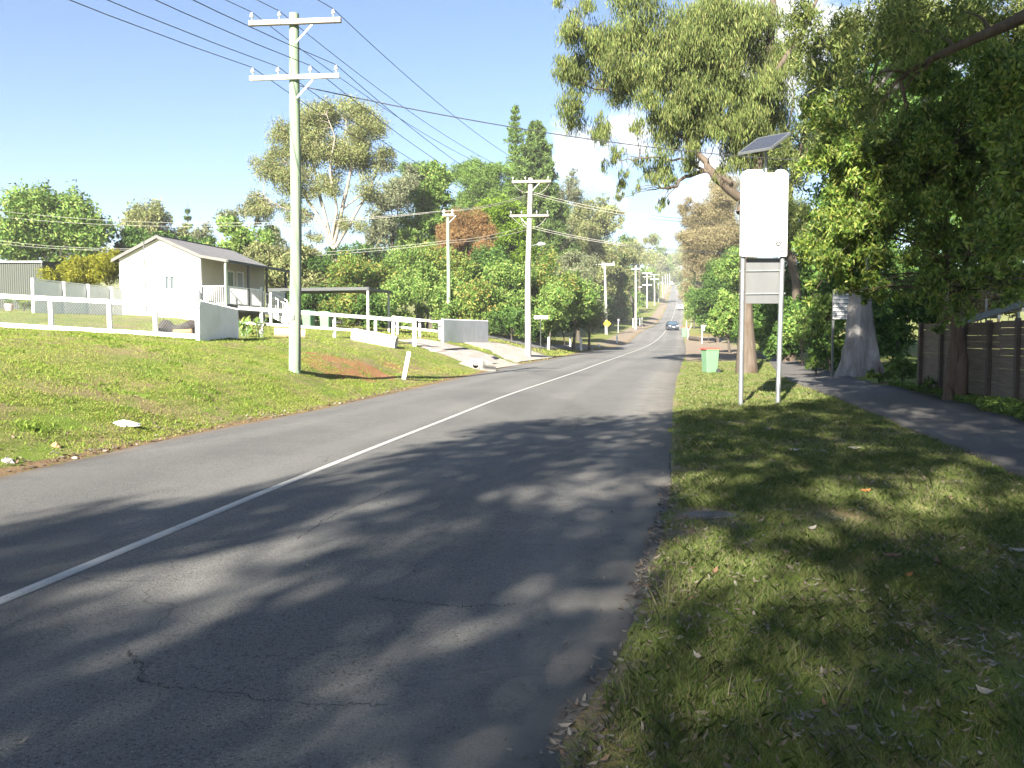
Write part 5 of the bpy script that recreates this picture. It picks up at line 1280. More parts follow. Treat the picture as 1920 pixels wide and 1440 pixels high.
while x < A1[0]:
    for sg in (-1, 1):
        pxa = 960 + x*FPX/dF; hgt = .86; x2 = x + sg*hgt*.8
        pxb = 960 + x2*FPX/dF
        if -138 < pxa < 371 and -138 < pxb < 371:
            mb.tube([(x, dF+.03, zpy(zat(BOT, pxa), dF)), (x2, dF+.03, zpy(zat(TOP, pxb), dF))], .0045, 3, False)
    x += .085
mb.build('wire_netting', M['galv'], root)
def picket(label, p0, p1, t0, t1, b0, b1, post=True, nm='picket_fence', sp=.085):
    p0 = np.array(p0, float); p1 = np.array(p1, float); root = thing(nm, label, 'fence', (p0[0], p0[1], b0))
    L_ = np.linalg.norm((p1-p0)[:2]); n = int(L_/sp); e = (p1-p0)/L_; nr = np.array((e[1], -e[0], 0))
    mb = MB()
    for i in range(n):
        t = (i+.5)/n; c = p0*(1-t) + p1*t; zt = t0*(1-t)+t1*t + .012*math.sin(i*2.1); zb_ = b0*(1-t)+b1*t
        w = sp*.46
        mb.prism([(-w,0),(w,0),(w,zt-zb_-.05),(0,zt-zb_),(-w,zt-zb_-.05)], (c[0], c[1], zb_), (e[0],e[1],0), (0,0,1), (nr[0],nr[1],0), .022)
    mb.build('pickets', M['white'], root)
    for f in (.18, .82):
        a_ = np.array((p0[0]-nr[0]*.03, p0[1]-nr[1]*.03, b0*(1-f)+t0*f)); b2 = np.array((p1[0]-nr[0]*.03, p1[1]-nr[1]*.03, b1*(1-f)+t1*f)); MB().bar(a_, b2, .05, .08).build('rail', M['white'], root)
    for c, zb_, zt in ((p0, b0, t0), (p1, b1, t1)):
        MB().box((c[0]-nr[0]*.07, c[1]-nr[1]*.07, (zb_-.3+zt+.02)/2), (.10,.10,zt+.02-zb_+.3)).build('post', M['white'], root)
    return root
q0 = P(374, 600, 26.1); q1 = P(446, 600, 29.4)
picket('left white picket wing wall at the driveway entrance', (q0[0],q0[1],0), (q1[0],q1[1],0), zpy(562,26.1), zpy(579,29.4), min(zpy(637,26.1), g1(q0[0],q0[1])), min(zpy(645,29.4), g1(q1[0],q1[1])))
q0 = P(831, 600, 46); q1 = P(915, 600, 52)
picket('right white picket wing wall at the driveway entrance', (q0[0],q0[1],0), (q1[0],q1[1],0), zpy(598,46), zpy(601,52), min(zpy(635.5,46), g1(q0[0],q0[1])), min(zpy(632,52), g1(q1[0],q1[1])))
# tall paling fence in the yard
root = thing('paling_fence', 'tall white paling fence running back beside the cottage', 'fence', on(62, 38))
p0 = P(62, 523, 38); p1 = P(229, 541, 43)
ns = 26; mb = MB(); e = (p1-p0)[:2]; Lf = np.linalg.norm(e); e = e/Lf; n = int(Lf/.10)
for i in range(n):
    t = (i+.5)/n; c = p0*(1-t)+p1*t; zt = zpy(523+18*t, 38+5*t)-.06; zb_ = g1(c[0], c[1])
    mb.box((c[0], c[1], (zt+zb_)/2), (.094, .02, zt-zb_), math.atan2(e[1], e[0]))
mb.build('palings', M['white'], root)
MB().bar(p0, p1, .07, .05).build('rail', M['white'], root)
for px in (62, 116, 161, 207):
    t = (px-62)/167.; c = p0*(1-t)+p1*t; z = g1(c[0], c[1]); MB().box((c[0]+.04, c[1]-.10, (c[2]+.03+z)/2), (.11, .11, c[2]+.03-z)).build('post', M['white'], root)
# low rail fence along the front of the yard
root = thing('rail_fence', 'low white rail fence from the left picket wing to the driveway gate', 'fence', on(627, 37.5))
pts = [(447,577,34),(560,585.5,36),(690,595,38.6),(778,602.5,40)]
for a_, b2 in zip(pts[:-1], pts[1:]): MB().bar(P(*a_), P(*b2), .045, .16).build('rail', M['white'], root)
lo = [(447,604.5,34),(560,612,36),(662,619,38)]
for a_, b2 in zip(lo[:-1], lo[1:]): MB().bar(P(*a_), P(*b2), .045, .12).build('rail', M['white'], root)
for px in (490, 545, 627, 704, 737, 777):
    d_ = float(np.interp(px, [p[0] for p in pts], [p[2] for p in pts])); py = float(np.interp(px, [p[0] for p in pts], [p[1] for p in pts]))
    p = P(px, py-2.5, d_+.07); z = g1(p[0], p[1]) - .2; w_ = .12 if px != 777 else .17
    MB().box((p[0], p[1], (p[2]+z)/2), (w_, w_, p[2]-z)).build('post', M['white'], root)
root = thing('rail_fence', 'short white rail fence behind the driveway gate post', 'fence', on(787, 47))
for a_, b2 in [((735,594,47),(830,604.5,46.5)),((735,611.5,47.5),(820,621,47))]: MB().bar(P(*a_), P(*b2), .045, .11).build('rail', M['white'], root)
for px in (745, 787, 824):
    p = P(px, 597 if px < 760 else 600.5, 47.1); z = g1(p[0], p[1]) - .2; MB().box((p[0], p[1], (p[2]+z)/2), (.12,.12,p[2]-z)).build('post', M['white'], root)

# ------------------------------------------------------------------ concrete pipes and culvert
def pipe(label, a, b, r, m):
    a = np.array(a, float); b = np.array(b, float); e = (b-a)/np.linalg.norm(b-a)
    root = thing('concrete_pipe', label, 'pipe', (a+b)/2 - np.array((0,0,r)))
    MB().tube([a, b], r, 24, False).tube([b, b-e*.9], r*.82, 24, False).tube([a, a+e*.5], r*.82, 24, False).build('pipe_shell', M[m], root)
    rim = MB()
    for c, s in ((a, 1), (b, -1)):
        u = np.cross(e, (0,0,1)); u /= np.linalg.norm(u); w = np.cross(u, e); vs = []
        for k in range(24):
            th = 2*math.pi*k/24; dirv = u*math.cos(th)+w*math.sin(th); vs += [c+dirv*r, c+dirv*r*.82]
        rim.add(vs, [(2*k, 2*((k+1)%24), 2*((k+1)%24)+1, 2*k+1) for k in range(24)])
    rim.build('pipe_rim', M[m], root)
    MB().tube([a+e*.49, a+e*.5], r*.82, 16).build('bore_shade_disc', M['soil'], root)  # dark mulch-coloured disc stands for the shade inside the bore
pa = P(662, 618.5, 37.2); pb = P(743, 621.5, 37.0); 
pa[2] = g1(pa[0], pa[1]) + .26; pb[2] = g1(pb[0], pb[1]) + .26
pipe('big white concrete pipe lying on the lawn beside the driveway', pa, pb, .30, 'concw')
pa = P(514, 617, 33.5); pb = P(572, 618, 33.8); pa[2] = g1(pa[0], pa[1]) + .16; pb[2] = g1(pb[0], pb[1]) + .16
pipe('stained beige concrete pipe lying behind the nearest power pole', pa, pb, .21, 'beigepipe')
b = G(892, 692, H); cu = thing('culvert_headwall', 'small concrete culvert headwall with a round pipe mouth under the driveway', 'culvert', b)
cz = b[2] + .16
mb = MB(); n = 20
out = [(-.36,-.12),(.36,-.12),(.36,.46),(-.36,.46)]
vs = []
for k in range(n):
    th = 2*math.pi*k/n + .157; r = .205; c_, s_ = math.cos(th), math.sin(th); m_ = max(abs(c_)/.36, abs(s_)/.30); vs += [(b[0]+r*c_, b[1], cz+r*s_), (b[0]+c_/m_, b[1], cz+s_/m_)]
mb.add(vs, [(2*k, 2*k+1, 2*((k+1)%n)+1, 2*((k+1)%n)) for k in range(n)])
mb.box((b[0], b[1]+.2, cz+.315), (.74, .42, .05)).box((b[0]-.365, b[1]+.2, cz), (.03, .40, .60)).box((b[0]+.365, b[1]+.2, cz), (.03, .40, .60))
mb.build('headwall', M['conc'], cu)
pm = MB().tube([(b[0],b[1]-.05,cz),(b[0],b[1]+.9,cz)], .20, 20, False).tube([(b[0],b[1]-.05,cz),(b[0],b[1]+.9,cz)], .13, 20, False)
vs = []
for k in range(20):
    th = 2*math.pi*k/20; vs += [(b[0]+.2*math.cos(th), b[1]-.05, cz+.2*math.sin(th)), (b[0]+.13*math.cos(th), b[1]-.05, cz+.13*math.sin(th))]
pm.add(vs, [(2*k, 2*((k+1)%20), 2*((k+1)%20)+1, 2*k+1) for k in range(20)]); pm.build('pipe_mouth', M['conc'], cu)
mb = MB()
for s, ln, tz in ((-1, .85, .02), (1, .62, .1)):
    q = np.array((b[0]+s*.38, b[1]+.0, 0)); e_ = np.array((s*.88, -.30 if s < 0 else .1, 0))
    MB().prism([(0,cz-.32),(ln,cz-.32),(ln,cz-.12+tz),(0,cz+.32)], q, e_, (0,0,1), (0,1,0), .09).build('wing_wall', M['conc'], cu)

# ------------------------------------------------------------------ small posts and signs
def delin(label, bx, by, tx, ty, w=.10, t_=.10, name='guide_post', reflector=True, sc=1.):
    b = G(bx, by, H); d_ = b[1]; t2 = P(tx, ty, d_); root = thing(name, label, 'guide post', b)
    e = t2 - b; L_ = np.linalg.norm(e); e /= L_; u = np.cross(e, (0,1,0)); u /= np.linalg.norm(u); u = -u if u[0] < 0 else u; v2 = np.cross(u, e)
    mb = MB(); o = b - e*.2
    mb.prism([(-w/2,0),(w/2,0),(w/2,L_+.2-.02),(w/2-.03,L_+.2),(-w/2+.03,L_+.2),(-w/2,L_+.2-.02)], o - v2*t_/2, u, e, v2, t_)
    mb.build('post', M['white'], root)
    if reflector:
        c = b + e*L_*.82; sgn = -1 if v2[1] > 0 else 1
        MB().box(c + v2*sgn*(t_/2+.004), (w*.34, L_*.16, .008), ax=(u, e, v2)).build('reflector', M['trim'], root)
    return root
delin('leaning white guide post with a dark slot reflector by the ditch', 757, 711, 767, 659, .13, .05)
delin('white post at the side street corner, left of the group of three', 1028, 655, 1028.5, 631.5, .14, .14, 'bollard', False)
delin('white post across the side street, middle of the group of three', 1069, 650, 1069.3, 630.5, .13, .13, 'bollard', False)
delin('thick white post at the main road corner, right of the group of three', 1089.5, 657.5, 1089, 631.5, .18, .18, 'bollard', False)
delin('white guide post beyond the yellow diamond sign', 1157, 643, 1156.6, 628, .16, .12, 'guide_post', False)
delin('very short white stub post between bollard and yellow sign', 1123, 650, 1123, 646, .22, .15, 'marker_stub', False)
b = G(1014, 655, H); d_ = b[1]
root = thing('street_sign', 'street name sign with a white blade on a thin dark post', 'street sign', b)
t2 = P(1013.2, 595, d_); MB().tube([b-np.array((0,0,.2)), t2], .035, 8).build('post', M['charcoal'], root)
a_ = P(1001.5, 595, d_); c_ = P(1027.5, 595, d_); bl = MB().box((a_+c_)/2, (c_[0]-a_[0], .03, 6.2*d_/FPX)).build('name_blade', M['signwhite'], root)
q = P(1014.2, 595, d_); MB().box(q-np.array((0,.02,0)), (8*d_/FPX, .012, 5.6*d_/FPX)).build('faded_lettering', M['palegrey'], bl)
b = on(1139.5, 107); d_ = 107.; s_ = 7.6*d_/FPX; c_ = P(1138, 606.7, d_)
root = thing('warning_sign', 'yellow diamond warning sign in front of the single crossarm pole', 'road sign', b)
MB().tube([b-np.array((0,0,.2)), c_+np.array((0,.03,s_*.6))], .035, 6).build('post', M['galv'], root)
sg = MB().prism([(0,-s_*.92),(s_,0),(0,s_*.92),(-s_,0)], c_, (1,0,0), (0,0,1), (0,1,0), .02).build('sign_face', M['yellow'], root)
tx = MB()
for x0, z0_, w_, h_ in [(-.26,-.02,.07,.22),(-.12,-.08,.06,.16),(0,-.03,.07,.24),(.12,-.07,.06,.18),(.25,-.01,.08,.20),(.0,.13,.5,.05)]: tx.box(c_+np.array((x0,-.006,z0_)), (w_,.008,h_))
tx.build('lettering', M['blacktxt'], sg)
b = on(1159, 118); root = thing('mail_post', 'thin grey post topped by a round white box beyond the diamond sign', 'letterbox', b)
t2 = P(1159.3, 600, 118); MB().tube([b-np.array((0,0,.2)), t2], .06, 6).build('post', M['palegrey'], root); MB().tube([t2+np.array((.1,-.2,0)), t2+np.array((.1,.3,0))], .17, 12).build('box', M['signwhite'], root)
root = thing('rail_fence', 'tiny white post and rail fence under the trees up the road', 'fence', on(1195, 140))
for px in (1187, 1193.5, 1199.5, 1203.5): p = on(px, 140 + (px-1187)*.4); MB().box(p+np.array((0,0,.75)), (.10,.10,1.6)).build('post', M['white'], root)
MB().bar(on(1187,140)+np.array((0,0,1.4)), on(1203.5,146.6)+np.array((0,0,1.4)), .05, .08).build('rail', M['white'], root)
# right verge far things
b = on(1290, 104); root = thing('forked_stump', 'pale forked bare stump beside the small distant bin', 'stump', b)
MB().tube([b-np.array((0,0,.2)), b+np.array((.05,0,.6)), b+np.array((.0,0,1.1))], [.16,.13,.12], 7).tube([b+np.array((0,0,1.05)), b+np.array((-.22,0,1.6)), b+np.array((-.2,0,2.3))], [.12,.11,.09], 7).tube([b+np.array((0,0,1.05)), b+np.array((.32,0,1.5)), b+np.array((.45,0,2.0))], [.10,.08,.05], 7).build('stump_wood', M['bk_white'], root)
b = on(1318, 92); root = thing('property_sign', 'small white board with a red patch on the right verge up the road', 'sign', b)
MB().box(b+np.array((-.1,0,.7)), (.08,.08,1.5)).build('post', M['white'], root); sb = MB().box(b+np.array((.12,-.02,1.75)), (.62,.05,.55)).build('sign_face', M['signwhite'], root); MB().box(b+np.array((.68,-.02,1.8)), (.42,.05,.36)).build('red_panel', M['redpaint'], root)
p = on(1293, 101); q = on(1313, 98); tag(MB().tube([p+np.array((0,0,.25)), (p+q)/2+np.array((0,0,.28)), q+np.array((0,0,.25))], [.22,.26,.2], 9).build('log', M['bk_dark']), 'dark fallen log between the forked stump and the white board', 'log')
# footpath post and notice board
b = on(1467.5, 47); tag(MB().tube([b-np.array((0,0,.2)), P(1466, 582, 47)], .035, 8).build('footpath_post', M['galv']), 'thin grey post beside the footpath behind the solar sign right post', 'post')
b = on(1578, 31.5); root = thing('notice_board', 'grey slatted notice board left of the massive pale trunk', 'board', b)
a_ = P(1562, 598, 31.5); c_ = P(1600, 543, 31.5)
MB().box(((a_[0]+c_[0])/2, 31.56, (a_[2]+c_[2])/2), (c_[0]-a_[0], .04, c_[2]-a_[2])).build('board', M['palegrey'], root)
sl_ = MB()
for i in range(8): z = a_[2] + (c_[2]-a_[2])*(i+.1)/7.2; sl_.box(((a_[0]+c_[0])/2, 31.52, z), (c_[0]-a_[0], .05, .035))
sl_.build('slats', M['white'], root)
for x_ in (a_[0]+.05, c_[0]-.05): z = g1(x_, 31.6); MB().box((x_, 31.62, (z+c_[2])/2), (.07,.07,c_[2]-z)).build('post', M['galv'], root)
# ------------------------------------------------------------------ timber fence on the right
root = thing('timber_fence', 'dark brown horizontal board fence along the footpath on the right', 'fence', (10.95, 16, g1(10.95, 16)))
fx = 10.95; rgf = np.random.default_rng(12); mb = MB(); y0 = 6.0
while y0 < 22.2:
    y1 = min(y0 + 2.1, 22.2); zb_ = g1(fx, (y0+y1)/2) - .02
    for i in range(12):
        z = zb_ + .08 + i*.152; tl = rgf.normal(0, .006)
        mb.box((fx + .02 + rgf.normal(0, .004), (y0+y1)/2, z + rgf.normal(0, .004)), (.022, y1-y0-.012, .149), 0)
    y0 = y1
mb.build('boards', M['fencewood'], root)
for y_ in np.arange(6.2, 22.4, 1.06):
    z = g1(fx-.05, y_); MB().box((fx-.045, y_, z+.90), (.09, .09, 1.92 + .03*math.sin(y_*7))).build('post', M['fencepost'], root)
# awning beyond it
root = thing('awning', 'thin sloping tin awning edge beyond the timber fence at the right', 'awning', (12.5, 20.5, g1(12.5, 20.5)))
p = P(1817, 607, 21.5); q = P(1990, 556, 19.5); bk = np.array((.9, 2.6, .05))
MB().add([p, q, q+bk, p+bk, p+np.array((0,0,.035)), q+np.array((0,0,.035)), q+bk+np.array((0,0,.035)), p+bk+np.array((0,0,.035))], [(3,2,1,0),(4,5,6,7),(0,1,5,4),(1,2,6,5),(2,3,7,6),(3,0,4,7)]).build('tin_sheet', M['barge'], root)
for f in (.07, .36, .62): c = p*(1-f)+q*f; MB().bar(c+np.array((0,.02,-.05)), c+bk*.9+np.array((0,0,-.05)), .07, .09).build('rafter', M['white'], root)
for f in (.12, .8): c = p*(1-f)+q*f + bk*.8; MB().box((c[0], c[1], (g1(c[0],c[1])+c[2])/2), (.07,.07,c[2]-g1(c[0],c[1]))).build('support_post', M['galv'], root)
tag(MB().tube([P(1849, 607, 23), P(1849, 560, 23)], .025, 6).build('pipe_post', M['galv']), 'thin grey pipe standing up behind the awning', 'post')

# ------------------------------------------------------------------ cars
def car(label, px, d_, rz, paint, rear, van=False, sc=1., plate=True):
    b = on(px, d_); b[2] = float(zr(b[1])); root = thing('car', label, 'car', b, rz)
    def loft(rows, m, name, par=root):
        mb = MB(); vs = []
        for y, zl_, zh, w, tw in rows: vs += [(-w,y,zl_),(-w,y,zl_+(zh-zl_)*.6),(-tw,y,zh),(tw,y,zh),(w,y,zl_+(zh-zl_)*.6),(w,y,zl_)]
        n = len(rows); fs = [(i*6+j, i*6+(j+1)%6, (i+1)*6+(j+1)%6, (i+1)*6+j) for i in range(n-1) for j in range(6)] + [tuple(range(6))[::-1], tuple(range((n-1)*6, n*6))]
        vs = [(x*sc, y*sc, z*sc) for x, y, z in vs]; mb.add(vs, fs, False); o = mb.build(name, M[m], par, False)
        return o
    loft([(-2.28,.34,.60,.66,.60),(-2.2,.22,.74,.80,.70),(-1.95,.20,.82,.87,.76),(-1.0,.20,.98,.90,.80),(0,.2,1.0,.90,.82),(1.2,.2,1.02,.90,.82),(1.9,.22,1.02,.87,.78),(2.15,.26,.92,.80,.72),(2.25,.36,.72,.70,.64)], paint, 'body')
    hr = 1.75 if van else 1.46
    gl = loft([(-1.12,.95,1.0,.78,.74),(-.42,.95,hr-.06,.76,.60),(.9 if not van else 1.7,.95,hr-.05,.76,.60),(1.75 if not van else 2.0,.95,1.04,.74,.70)], 'carglass', 'windows')
    loft([(-.46,hr-.08,hr-.03,.62,.58),(-.1,hr-.07,hr+.02,.63,.56),(.75 if not van else 1.6,hr-.07,hr+.01,.63,.56),(.95 if not van else 1.75,hr-.09,hr-.03,.62,.58)], paint, 'roof')
    pl2 = MB()
    for s in (-1, 1):
        pl2.bar((s*.77*sc,-1.1*sc,1.0*sc), (s*.61*sc,-.42*sc,(hr-.05)*sc), .06*sc, .06*sc); pl2.bar((s*.73*sc,1.74*sc,1.03*sc), (s*.61*sc,.92*sc,(hr-.05)*sc), .08*sc, .07*sc); pl2.bar((s*.775*sc,.15*sc,1.0*sc), (s*.615*sc,.15*sc,(hr-.06)*sc), .07*sc, .05*sc)
    pl2.build('pillars', M[paint], root, False)
    for s in (-1, 1):
        for y in (-1.42, 1.38):
            w = MB().tube([(s*.70*sc,y*sc,.32*sc),(s*.90*sc,y*sc,.32*sc)], .32*sc, 18).build('wheel', M['rubber'], root, False)
            MB().tube([(s*.895*sc,y*sc,.32*sc),(s*.912*sc,y*sc,.32*sc)], .19*sc, 14).build('rim', M['galv'], w, False)
        MB().box((s*.60*sc,-2.19*sc,.66*sc), (.34*sc,.14*sc,.13*sc), s*.35).build('headlight', M['lamp'], root, False)
        MB().box((s*.64*sc,2.19*sc,.84*sc), (.26*sc,.10*sc,.16*sc), -s*.25).build('tail_light', M['taillamp'], root, False)
        MB().box((s*.98*sc,-.78*sc,1.02*sc), (.20*sc,.12*sc,.13*sc)).build('mirror', M[paint], root, False)
    MB().box((0,-2.27*sc,.46*sc), (1.15*sc,.08*sc,.17*sc)).build('grille', M['trim'], root, False)
    MB().box((0,-2.325*sc,.50*sc), (.38*sc,.02*sc,.12*sc)).build('number_plate', M['signwhite'], root, False); MB().box((0,2.27*sc,.62*sc), (.38*sc,.03*sc,.12*sc)).build('number_plate', M['signwhite'], root, False)
    return root
hd = math.atan2(xc(150)-xc(130), 20)
car('dark blue sedan driving toward the viewer on the right lane', 1260, 136, -hd + R(8), 'carblue', False)
car('white car farther up the hill on the right lane', 1275.5, 242, -hd + R(3), 'carwhite', False, sc=1.03)
car('white van far up near the crest on the left shoulder', 1258.5, 468, -hd, 'carwhite', False, van=True, sc=1.25)

# ------------------------------------------------------------------ small ground objects
def blobmesh(name, label, cat, px, py, sx, sy, sz, m, seed, rz=0, n=14):
    b = G(px, py, H); r = np.random.default_rng(seed); mb = MB(); vs = []; rows = 5
    for j in range(rows):
        f = j/(rows-1.)
        for k in range(n):
            th_ = 2*math.pi*k/n; rr = (1-f**1.6)*(1+r.normal(0,.18)); x = sx*rr*math.cos(th_); y = sy*rr*math.sin(th_)
            vs.append((b[0]+x*math.cos(rz)-y*math.sin(rz), b[1]+x*math.sin(rz)+y*math.cos(rz), b[2]+.0+sz*f*(1+r.normal(0,.25)) + (.012 if j else -.01)))
    mb.add(vs, [(j*n+k, j*n+(k+1)%n, (j+1)*n+(k+1)%n, (j+1)*n+k) for j in range(rows-1) for k in range(n)] + [tuple(range((rows-1)*n, rows*n))], False)
    return tag(mb.build(name, M[m]), label, cat)
blobmesh('plastic_bag', 'crumpled white plastic bag lying on the left bank', 'litter', 230, 799, .26, .09, .07, 'plastic', 1, .15)
blobmesh('stone', 'pale stone in the grass at the far left, nearer the frame edge', 'stone', 14, 868, .09, .05, .05, 'conc', 2)
blobmesh('stone', 'small brownish stone in the grass below the white bag', 'stone', 104, 838, .06, .05, .05, 'tan', 3)
b = G(1332, 968, H)
tag(MB().prism([(-.26,-.10),(-.1,-.17),(.2,-.15),(.30,0),(.2,.15),(-.12,.16),(-.28,.06)], (b[0],b[1],b[2]-.012), (.85,0,0), (0,.85,.0), (0,0,1), .03).build('stone_slab', simple('dark_stone', (.10,.095,.085), .9, var=.3, scale=9, bump=.4, dirt=(.06,.05,.04))), 'flat grey slab sunk in bare dirt beside the bitumen', 'slab')
LM['dorange'] = simple('orange_dead_leaf', (.26,.10,.03), .7); LM['dpale'] = simple('pale_dead_leaf', (.27,.245,.20), .7); LM['dbrown'] = simple('brown_dead_leaf', (.15,.085,.05), .7)
rl_ = np.random.default_rng(6)
for px, py, ln, wd, m, lb in [
 (1622,927,.15,.09,'dorange','bright orange dead leaf in the middle of the right verge'),
 (1489,848,.20,.11,'dpale','pale rounded dead leaf below the solar sign'),
 (1603,845,.24,.14,'dpale','whitish curl of bark in the grass right of the solar sign'),
 (1672,1054,.17,.06,'dbrown','large brown dead leaf near the middle right of the grass'),
 (1759,1066,.14,.06,'dbrown','brown dead leaf right of the larger brown leaf'),
 (1440,808,.18,.07,'dpale','pale bark strip near the foot of the solar sign'),
 (1522,1000,.13,.05,'dpale','pale dead leaf in a sunny patch of the verge'),
 (1910,1044,.13,.06,'dpale','white dead leaf at the right edge of the grass'),
 (1704,1093,.10,.03,'dorange','small orange dead leaf right of centre in the grass'),
 (1846,1318,.10,.05,'dpale','white dead leaf low at the bottom right of the grass'),
 (1308,1248,.11,.028,'dpale','narrow curled pale leaf in the lower left of the grass'),
 (1340,1085,.13,.04,'dbrown','curled tan leaf near the bitumen edge')]:
    b = G(px, py, H); ln *= .8; wd *= .8; th_ = rl_.uniform(-1.4, 1.4); e = np.array((math.cos(th_), math.sin(th_), 0)); s = np.array((-math.sin(th_), math.cos(th_), .12)); vs = []; z0 = np.array((0,0,.022))
    prof = [(-1,.06,.03),(-.6,.6,.008),(-.1,1,.0),(.45,.8,.006),(1,.05,.035)]
    for t2, w_, zz in prof:
        c = b + z0 + e*t2*ln/2 + np.array((0,0,zz)); vs += [c - s*w_*wd/2 + np.array((0,0,.012*w_)), c, c + s*w_*wd/2 + np.array((0,0,.02*w_))]
    fs = []
    for i in range(4): fs += [(3*i,3*i+3,3*i+4,3*i+1),(3*i+1,3*i+4,3*i+5,3*i+2)]
    tag(MB().add(vs, fs, True).build('fallen_leaf', LM[m]), lb, 'leaf')
# planted bed at the left wing
for px, d_, lb in ((458, 31.2, 'broad leaved canna clump right beside the left picket wing'), (486, 31.8, 'smaller yellowish plant clump next to the beige pipe')):
    b = on(px, d_); root = thing('canna_plant', lb, 'plant', b); r = np.random.default_rng(int(px)); k = 26 if px < 470 else 60
    c = b + np.stack([r.normal(0,.20,k), r.normal(0,.18,k), r.uniform(.12,.72,k)], -1)
    mb = MB()
    for i in range(7): mb.tube([b+np.array((r.normal(0,.08), r.normal(0,.08), -.05)), b+np.array((r.normal(0,.16), r.normal(0,.14), .65))], [.014,.008], 5)
    mb.build('stems', M['timberg'], root)
    leafset('leaves', c, r.uniform(.2,.9,k), .34 if px < 470 else .2, .14 if px < 470 else .06, -.9, LM['mid' if px < 470 else 'mixed'], root, r)
# dark mound behind the netting
b = on(331, 28.2); root = thing('garden_heap', 'dark humped garden heap behind the netting beside the left wing', 'garden heap', b)
k_ = 28.2/FPX; prof = [(-36,0),(-36,30),(-30,34),(-22,32),(-14,24),(-6,22),(4,25),(14,31),(22,34),(32,32),(36,26),(36,0)]
ny = 6; mb = MB(); vs = []
for j in range(ny):
    f = math.sin(math.pi*(j+.6)/(ny+.2))**.6
    for x, z in prof: vs.append((b[0]+x*k_*(.9+.1*f), b[1]+(j-.5)*.18, b[2]-.05+z*k_*f*.95))
n = len(prof); mb.add(vs, [(j*n+i, j*n+i+1, (j+1)*n+i+1, (j+1)*n+i) for j in range(ny-1) for i in range(n-1)] + [tuple(range(n))], True); mb.build('heap', M['soil'], root)
MB().tube([b+np.array((.0,-.25,.10)), b+np.array((.62,-.22,.12))], .09, 8).build('edging_log', M['tan'], root)

# ------------------------------------------------------------------ sky, sun, camera
sc = bpy.context.scene
wd = bpy.data.worlds.new('World'); sc.world = wd; wd.use_nodes = True; nt = wd.node_tree; nt.nodes.clear()
N = nt.nodes.new; Lk = nt.links.new
out = N('ShaderNodeOutputWorld'); bgn = N('ShaderNodeBackground'); sky = N('ShaderNodeTexSky'); sky.sky_type = 'NISHITA'; sky.sun_disc = False
sky.sun_elevation = SUN_EL; sky.sun_rotation = math.atan2(SUN[0], SUN[1]); sky.air_density = 1.0; sky.dust_density = .6; sky.ozone_density = 1.2; sky.altitude = 50
bgn.inputs['Strength'].default_value = SKYS = .05
# a few cumulus puffs low in the sky ahead and to the right
tc = N('ShaderNodeTexCoord'); 
def vm(op, a_, b2=None):
    x = N('ShaderNodeVectorMath'); x.operation = op
    for i, v_ in enumerate((a_, b2)):
        if v_ is None: continue
        if hasattr(v_, 'is_output'): Lk(v_, x.inputs[i])
        else: x.inputs[i].default_value = v_
    return x
def mth(op, a_, b2=0., c2=None, clamp=False):
    x = N('ShaderNodeMath'); x.operation = op; x.use_clamp = clamp
    for i, v_ in enumerate((a_, b2) if c2 is None else (a_, b2, c2)):
        if hasattr(v_, 'is_output'): Lk(v_, x.inputs[i])
        else: x.inputs[i].default_value = v_
    return x.outputs[0]
nz = N('ShaderNodeTexNoise'); nz.inputs['Scale'].default_value = 16; nz.inputs['Detail'].default_value = 8; nz.inputs['Roughness'].default_value = .62; nz.inputs['Distortion'].default_value = .4
Lk(tc.outputs['Generated'], nz.inputs['Vector'])
tot = None
for px, py, rad, st_ in [(1085,285,.030,1.),(1125,262,.026,.8),(1055,262,.018,.9),(1190,275,.035,.8),(1060,15,.03,.55),(1440,70,.06,1.1),(1380,20,.05,.8),(1240,470,.06,.45),(1560,60,.06,.8),(1700,-60,.12,.7),(1340,340,.05,.7)]:
    v_ = P(px, py, 1.) - np.array((0,0,CAMZ)); v_ /= np.linalg.norm(v_)
    ds = vm('DISTANCE', tc.outputs['Generated'], tuple(v_)).outputs['Value']
    g_ = mth('MULTIPLY', mth('SUBTRACT', 1., mth('DIVIDE', ds, rad*2.1)), st_, clamp=True)
    tot = g_ if tot is None else mth('MAXIMUM', tot, g_)
m_ = mth('ADD', mth('MULTIPLY', tot, 1.0), mth('MULTIPLY_ADD', nz.outputs['Fac'], 2.6, -1.5))
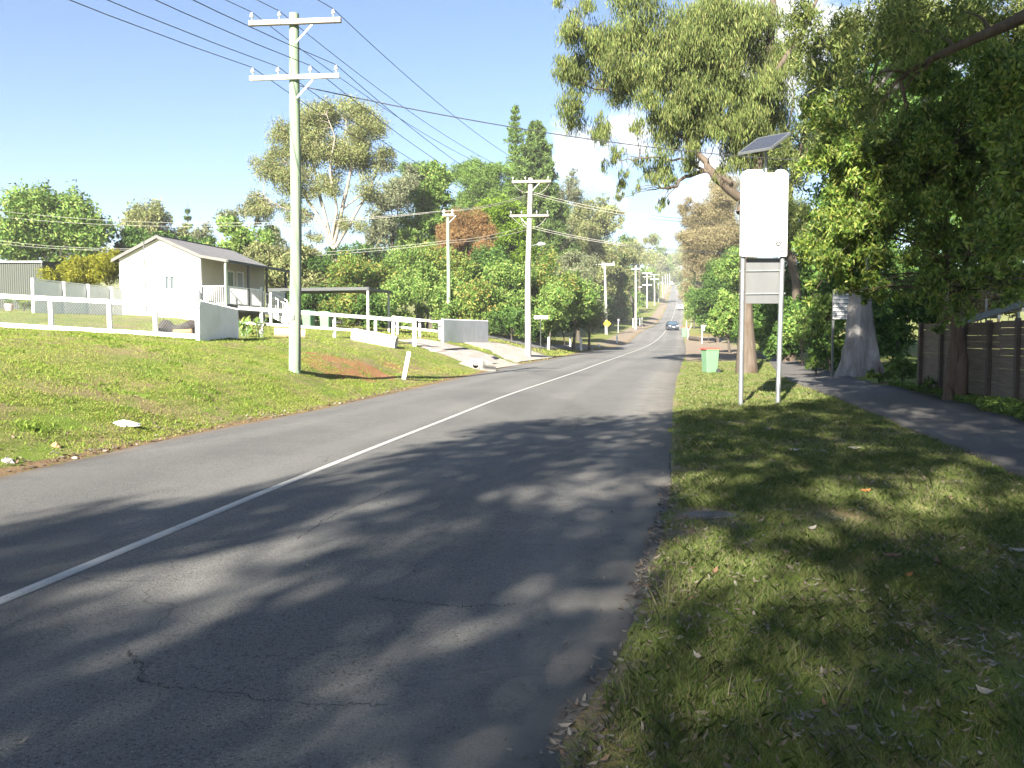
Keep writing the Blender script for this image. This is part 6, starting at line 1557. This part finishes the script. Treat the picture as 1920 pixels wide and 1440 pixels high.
mr = N('ShaderNodeMapRange'); mr.interpolation_type = 'SMOOTHSTEP'; Lk(m_, mr.inputs[0]); mr.inputs[1].default_value = .12; mr.inputs[2].default_value = .75
cl_ = mth('MULTIPLY', mr.outputs[0], mth('MINIMUM', mth('MULTIPLY', tot, 6.), 1.), clamp=True)
mx = N('ShaderNodeMix'); mx.data_type = 'RGBA'; Lk(cl_, mx.inputs[0]); tn = vm('MULTIPLY', sky.outputs[0], (.73, .78, .89)); Lk(tn.outputs[0], mx.inputs[6]); mx.inputs[7].default_value = (5.6, 5.7, 5.8, 1)
Lk(mx.outputs[2], bgn.inputs['Color']); Lk(bgn.outputs[0], out.inputs['Surface'])
sl = bpy.data.lights.new('sun', 'SUN'); sl.energy = 5.0; sl.angle = R(.53); sl.color = (1.0, .93, .80)
so = bpy.data.objects.new('sun', sl); C.objects.link(so)
from mathutils import Vector
so.rotation_euler = Vector(-SUN).to_track_quat('-Z', 'Y').to_euler(); so.location = (0, 0, 60)
cam = bpy.data.cameras.new('camera'); co = bpy.data.objects.new('camera', cam); C.objects.link(co)
cam.sensor_width = 36; cam.lens = FPX/1920*36; cam.clip_end = 6000; cam.clip_start = .05
co.location = (0, 0, CAMZ); co.rotation_euler = (R(90) - PIT, 0, 0); sc.camera = co
vs_ = sc.view_settings; vs_.view_transform = 'Standard'; vs_.look = 'None'; vs_.exposure = 2.3; vs_.gamma = 1
sc.cycles.max_bounces = 6; sc.cycles.diffuse_bounces = 3; sc.cycles.transmission_bounces = 3; sc.cycles.transparent_max_bounces = 4
try: sc.cycles.use_denoising = True
except Exception: pass

# ------------------------------------------------------------------ thin humid air
hz = bpy.data.materials.new('humid_air'); hz.use_nodes = True; ht = hz.node_tree; ht.nodes.clear()
ho = ht.nodes.new('ShaderNodeOutputMaterial'); hv = ht.nodes.new('ShaderNodeVolumePrincipled'); hv.inputs['Color'].default_value = (.93,.96,1,1); hv.inputs['Density'].default_value = HAZE = .00042
ht.links.new(hv.outputs[0], ho.inputs['Volume'])
tag(MB().box((0, 0, 29.), (2300, 2300, 64)).build('haze', hz), kind='stuff')
sc.cycles.volume_bounces = 0
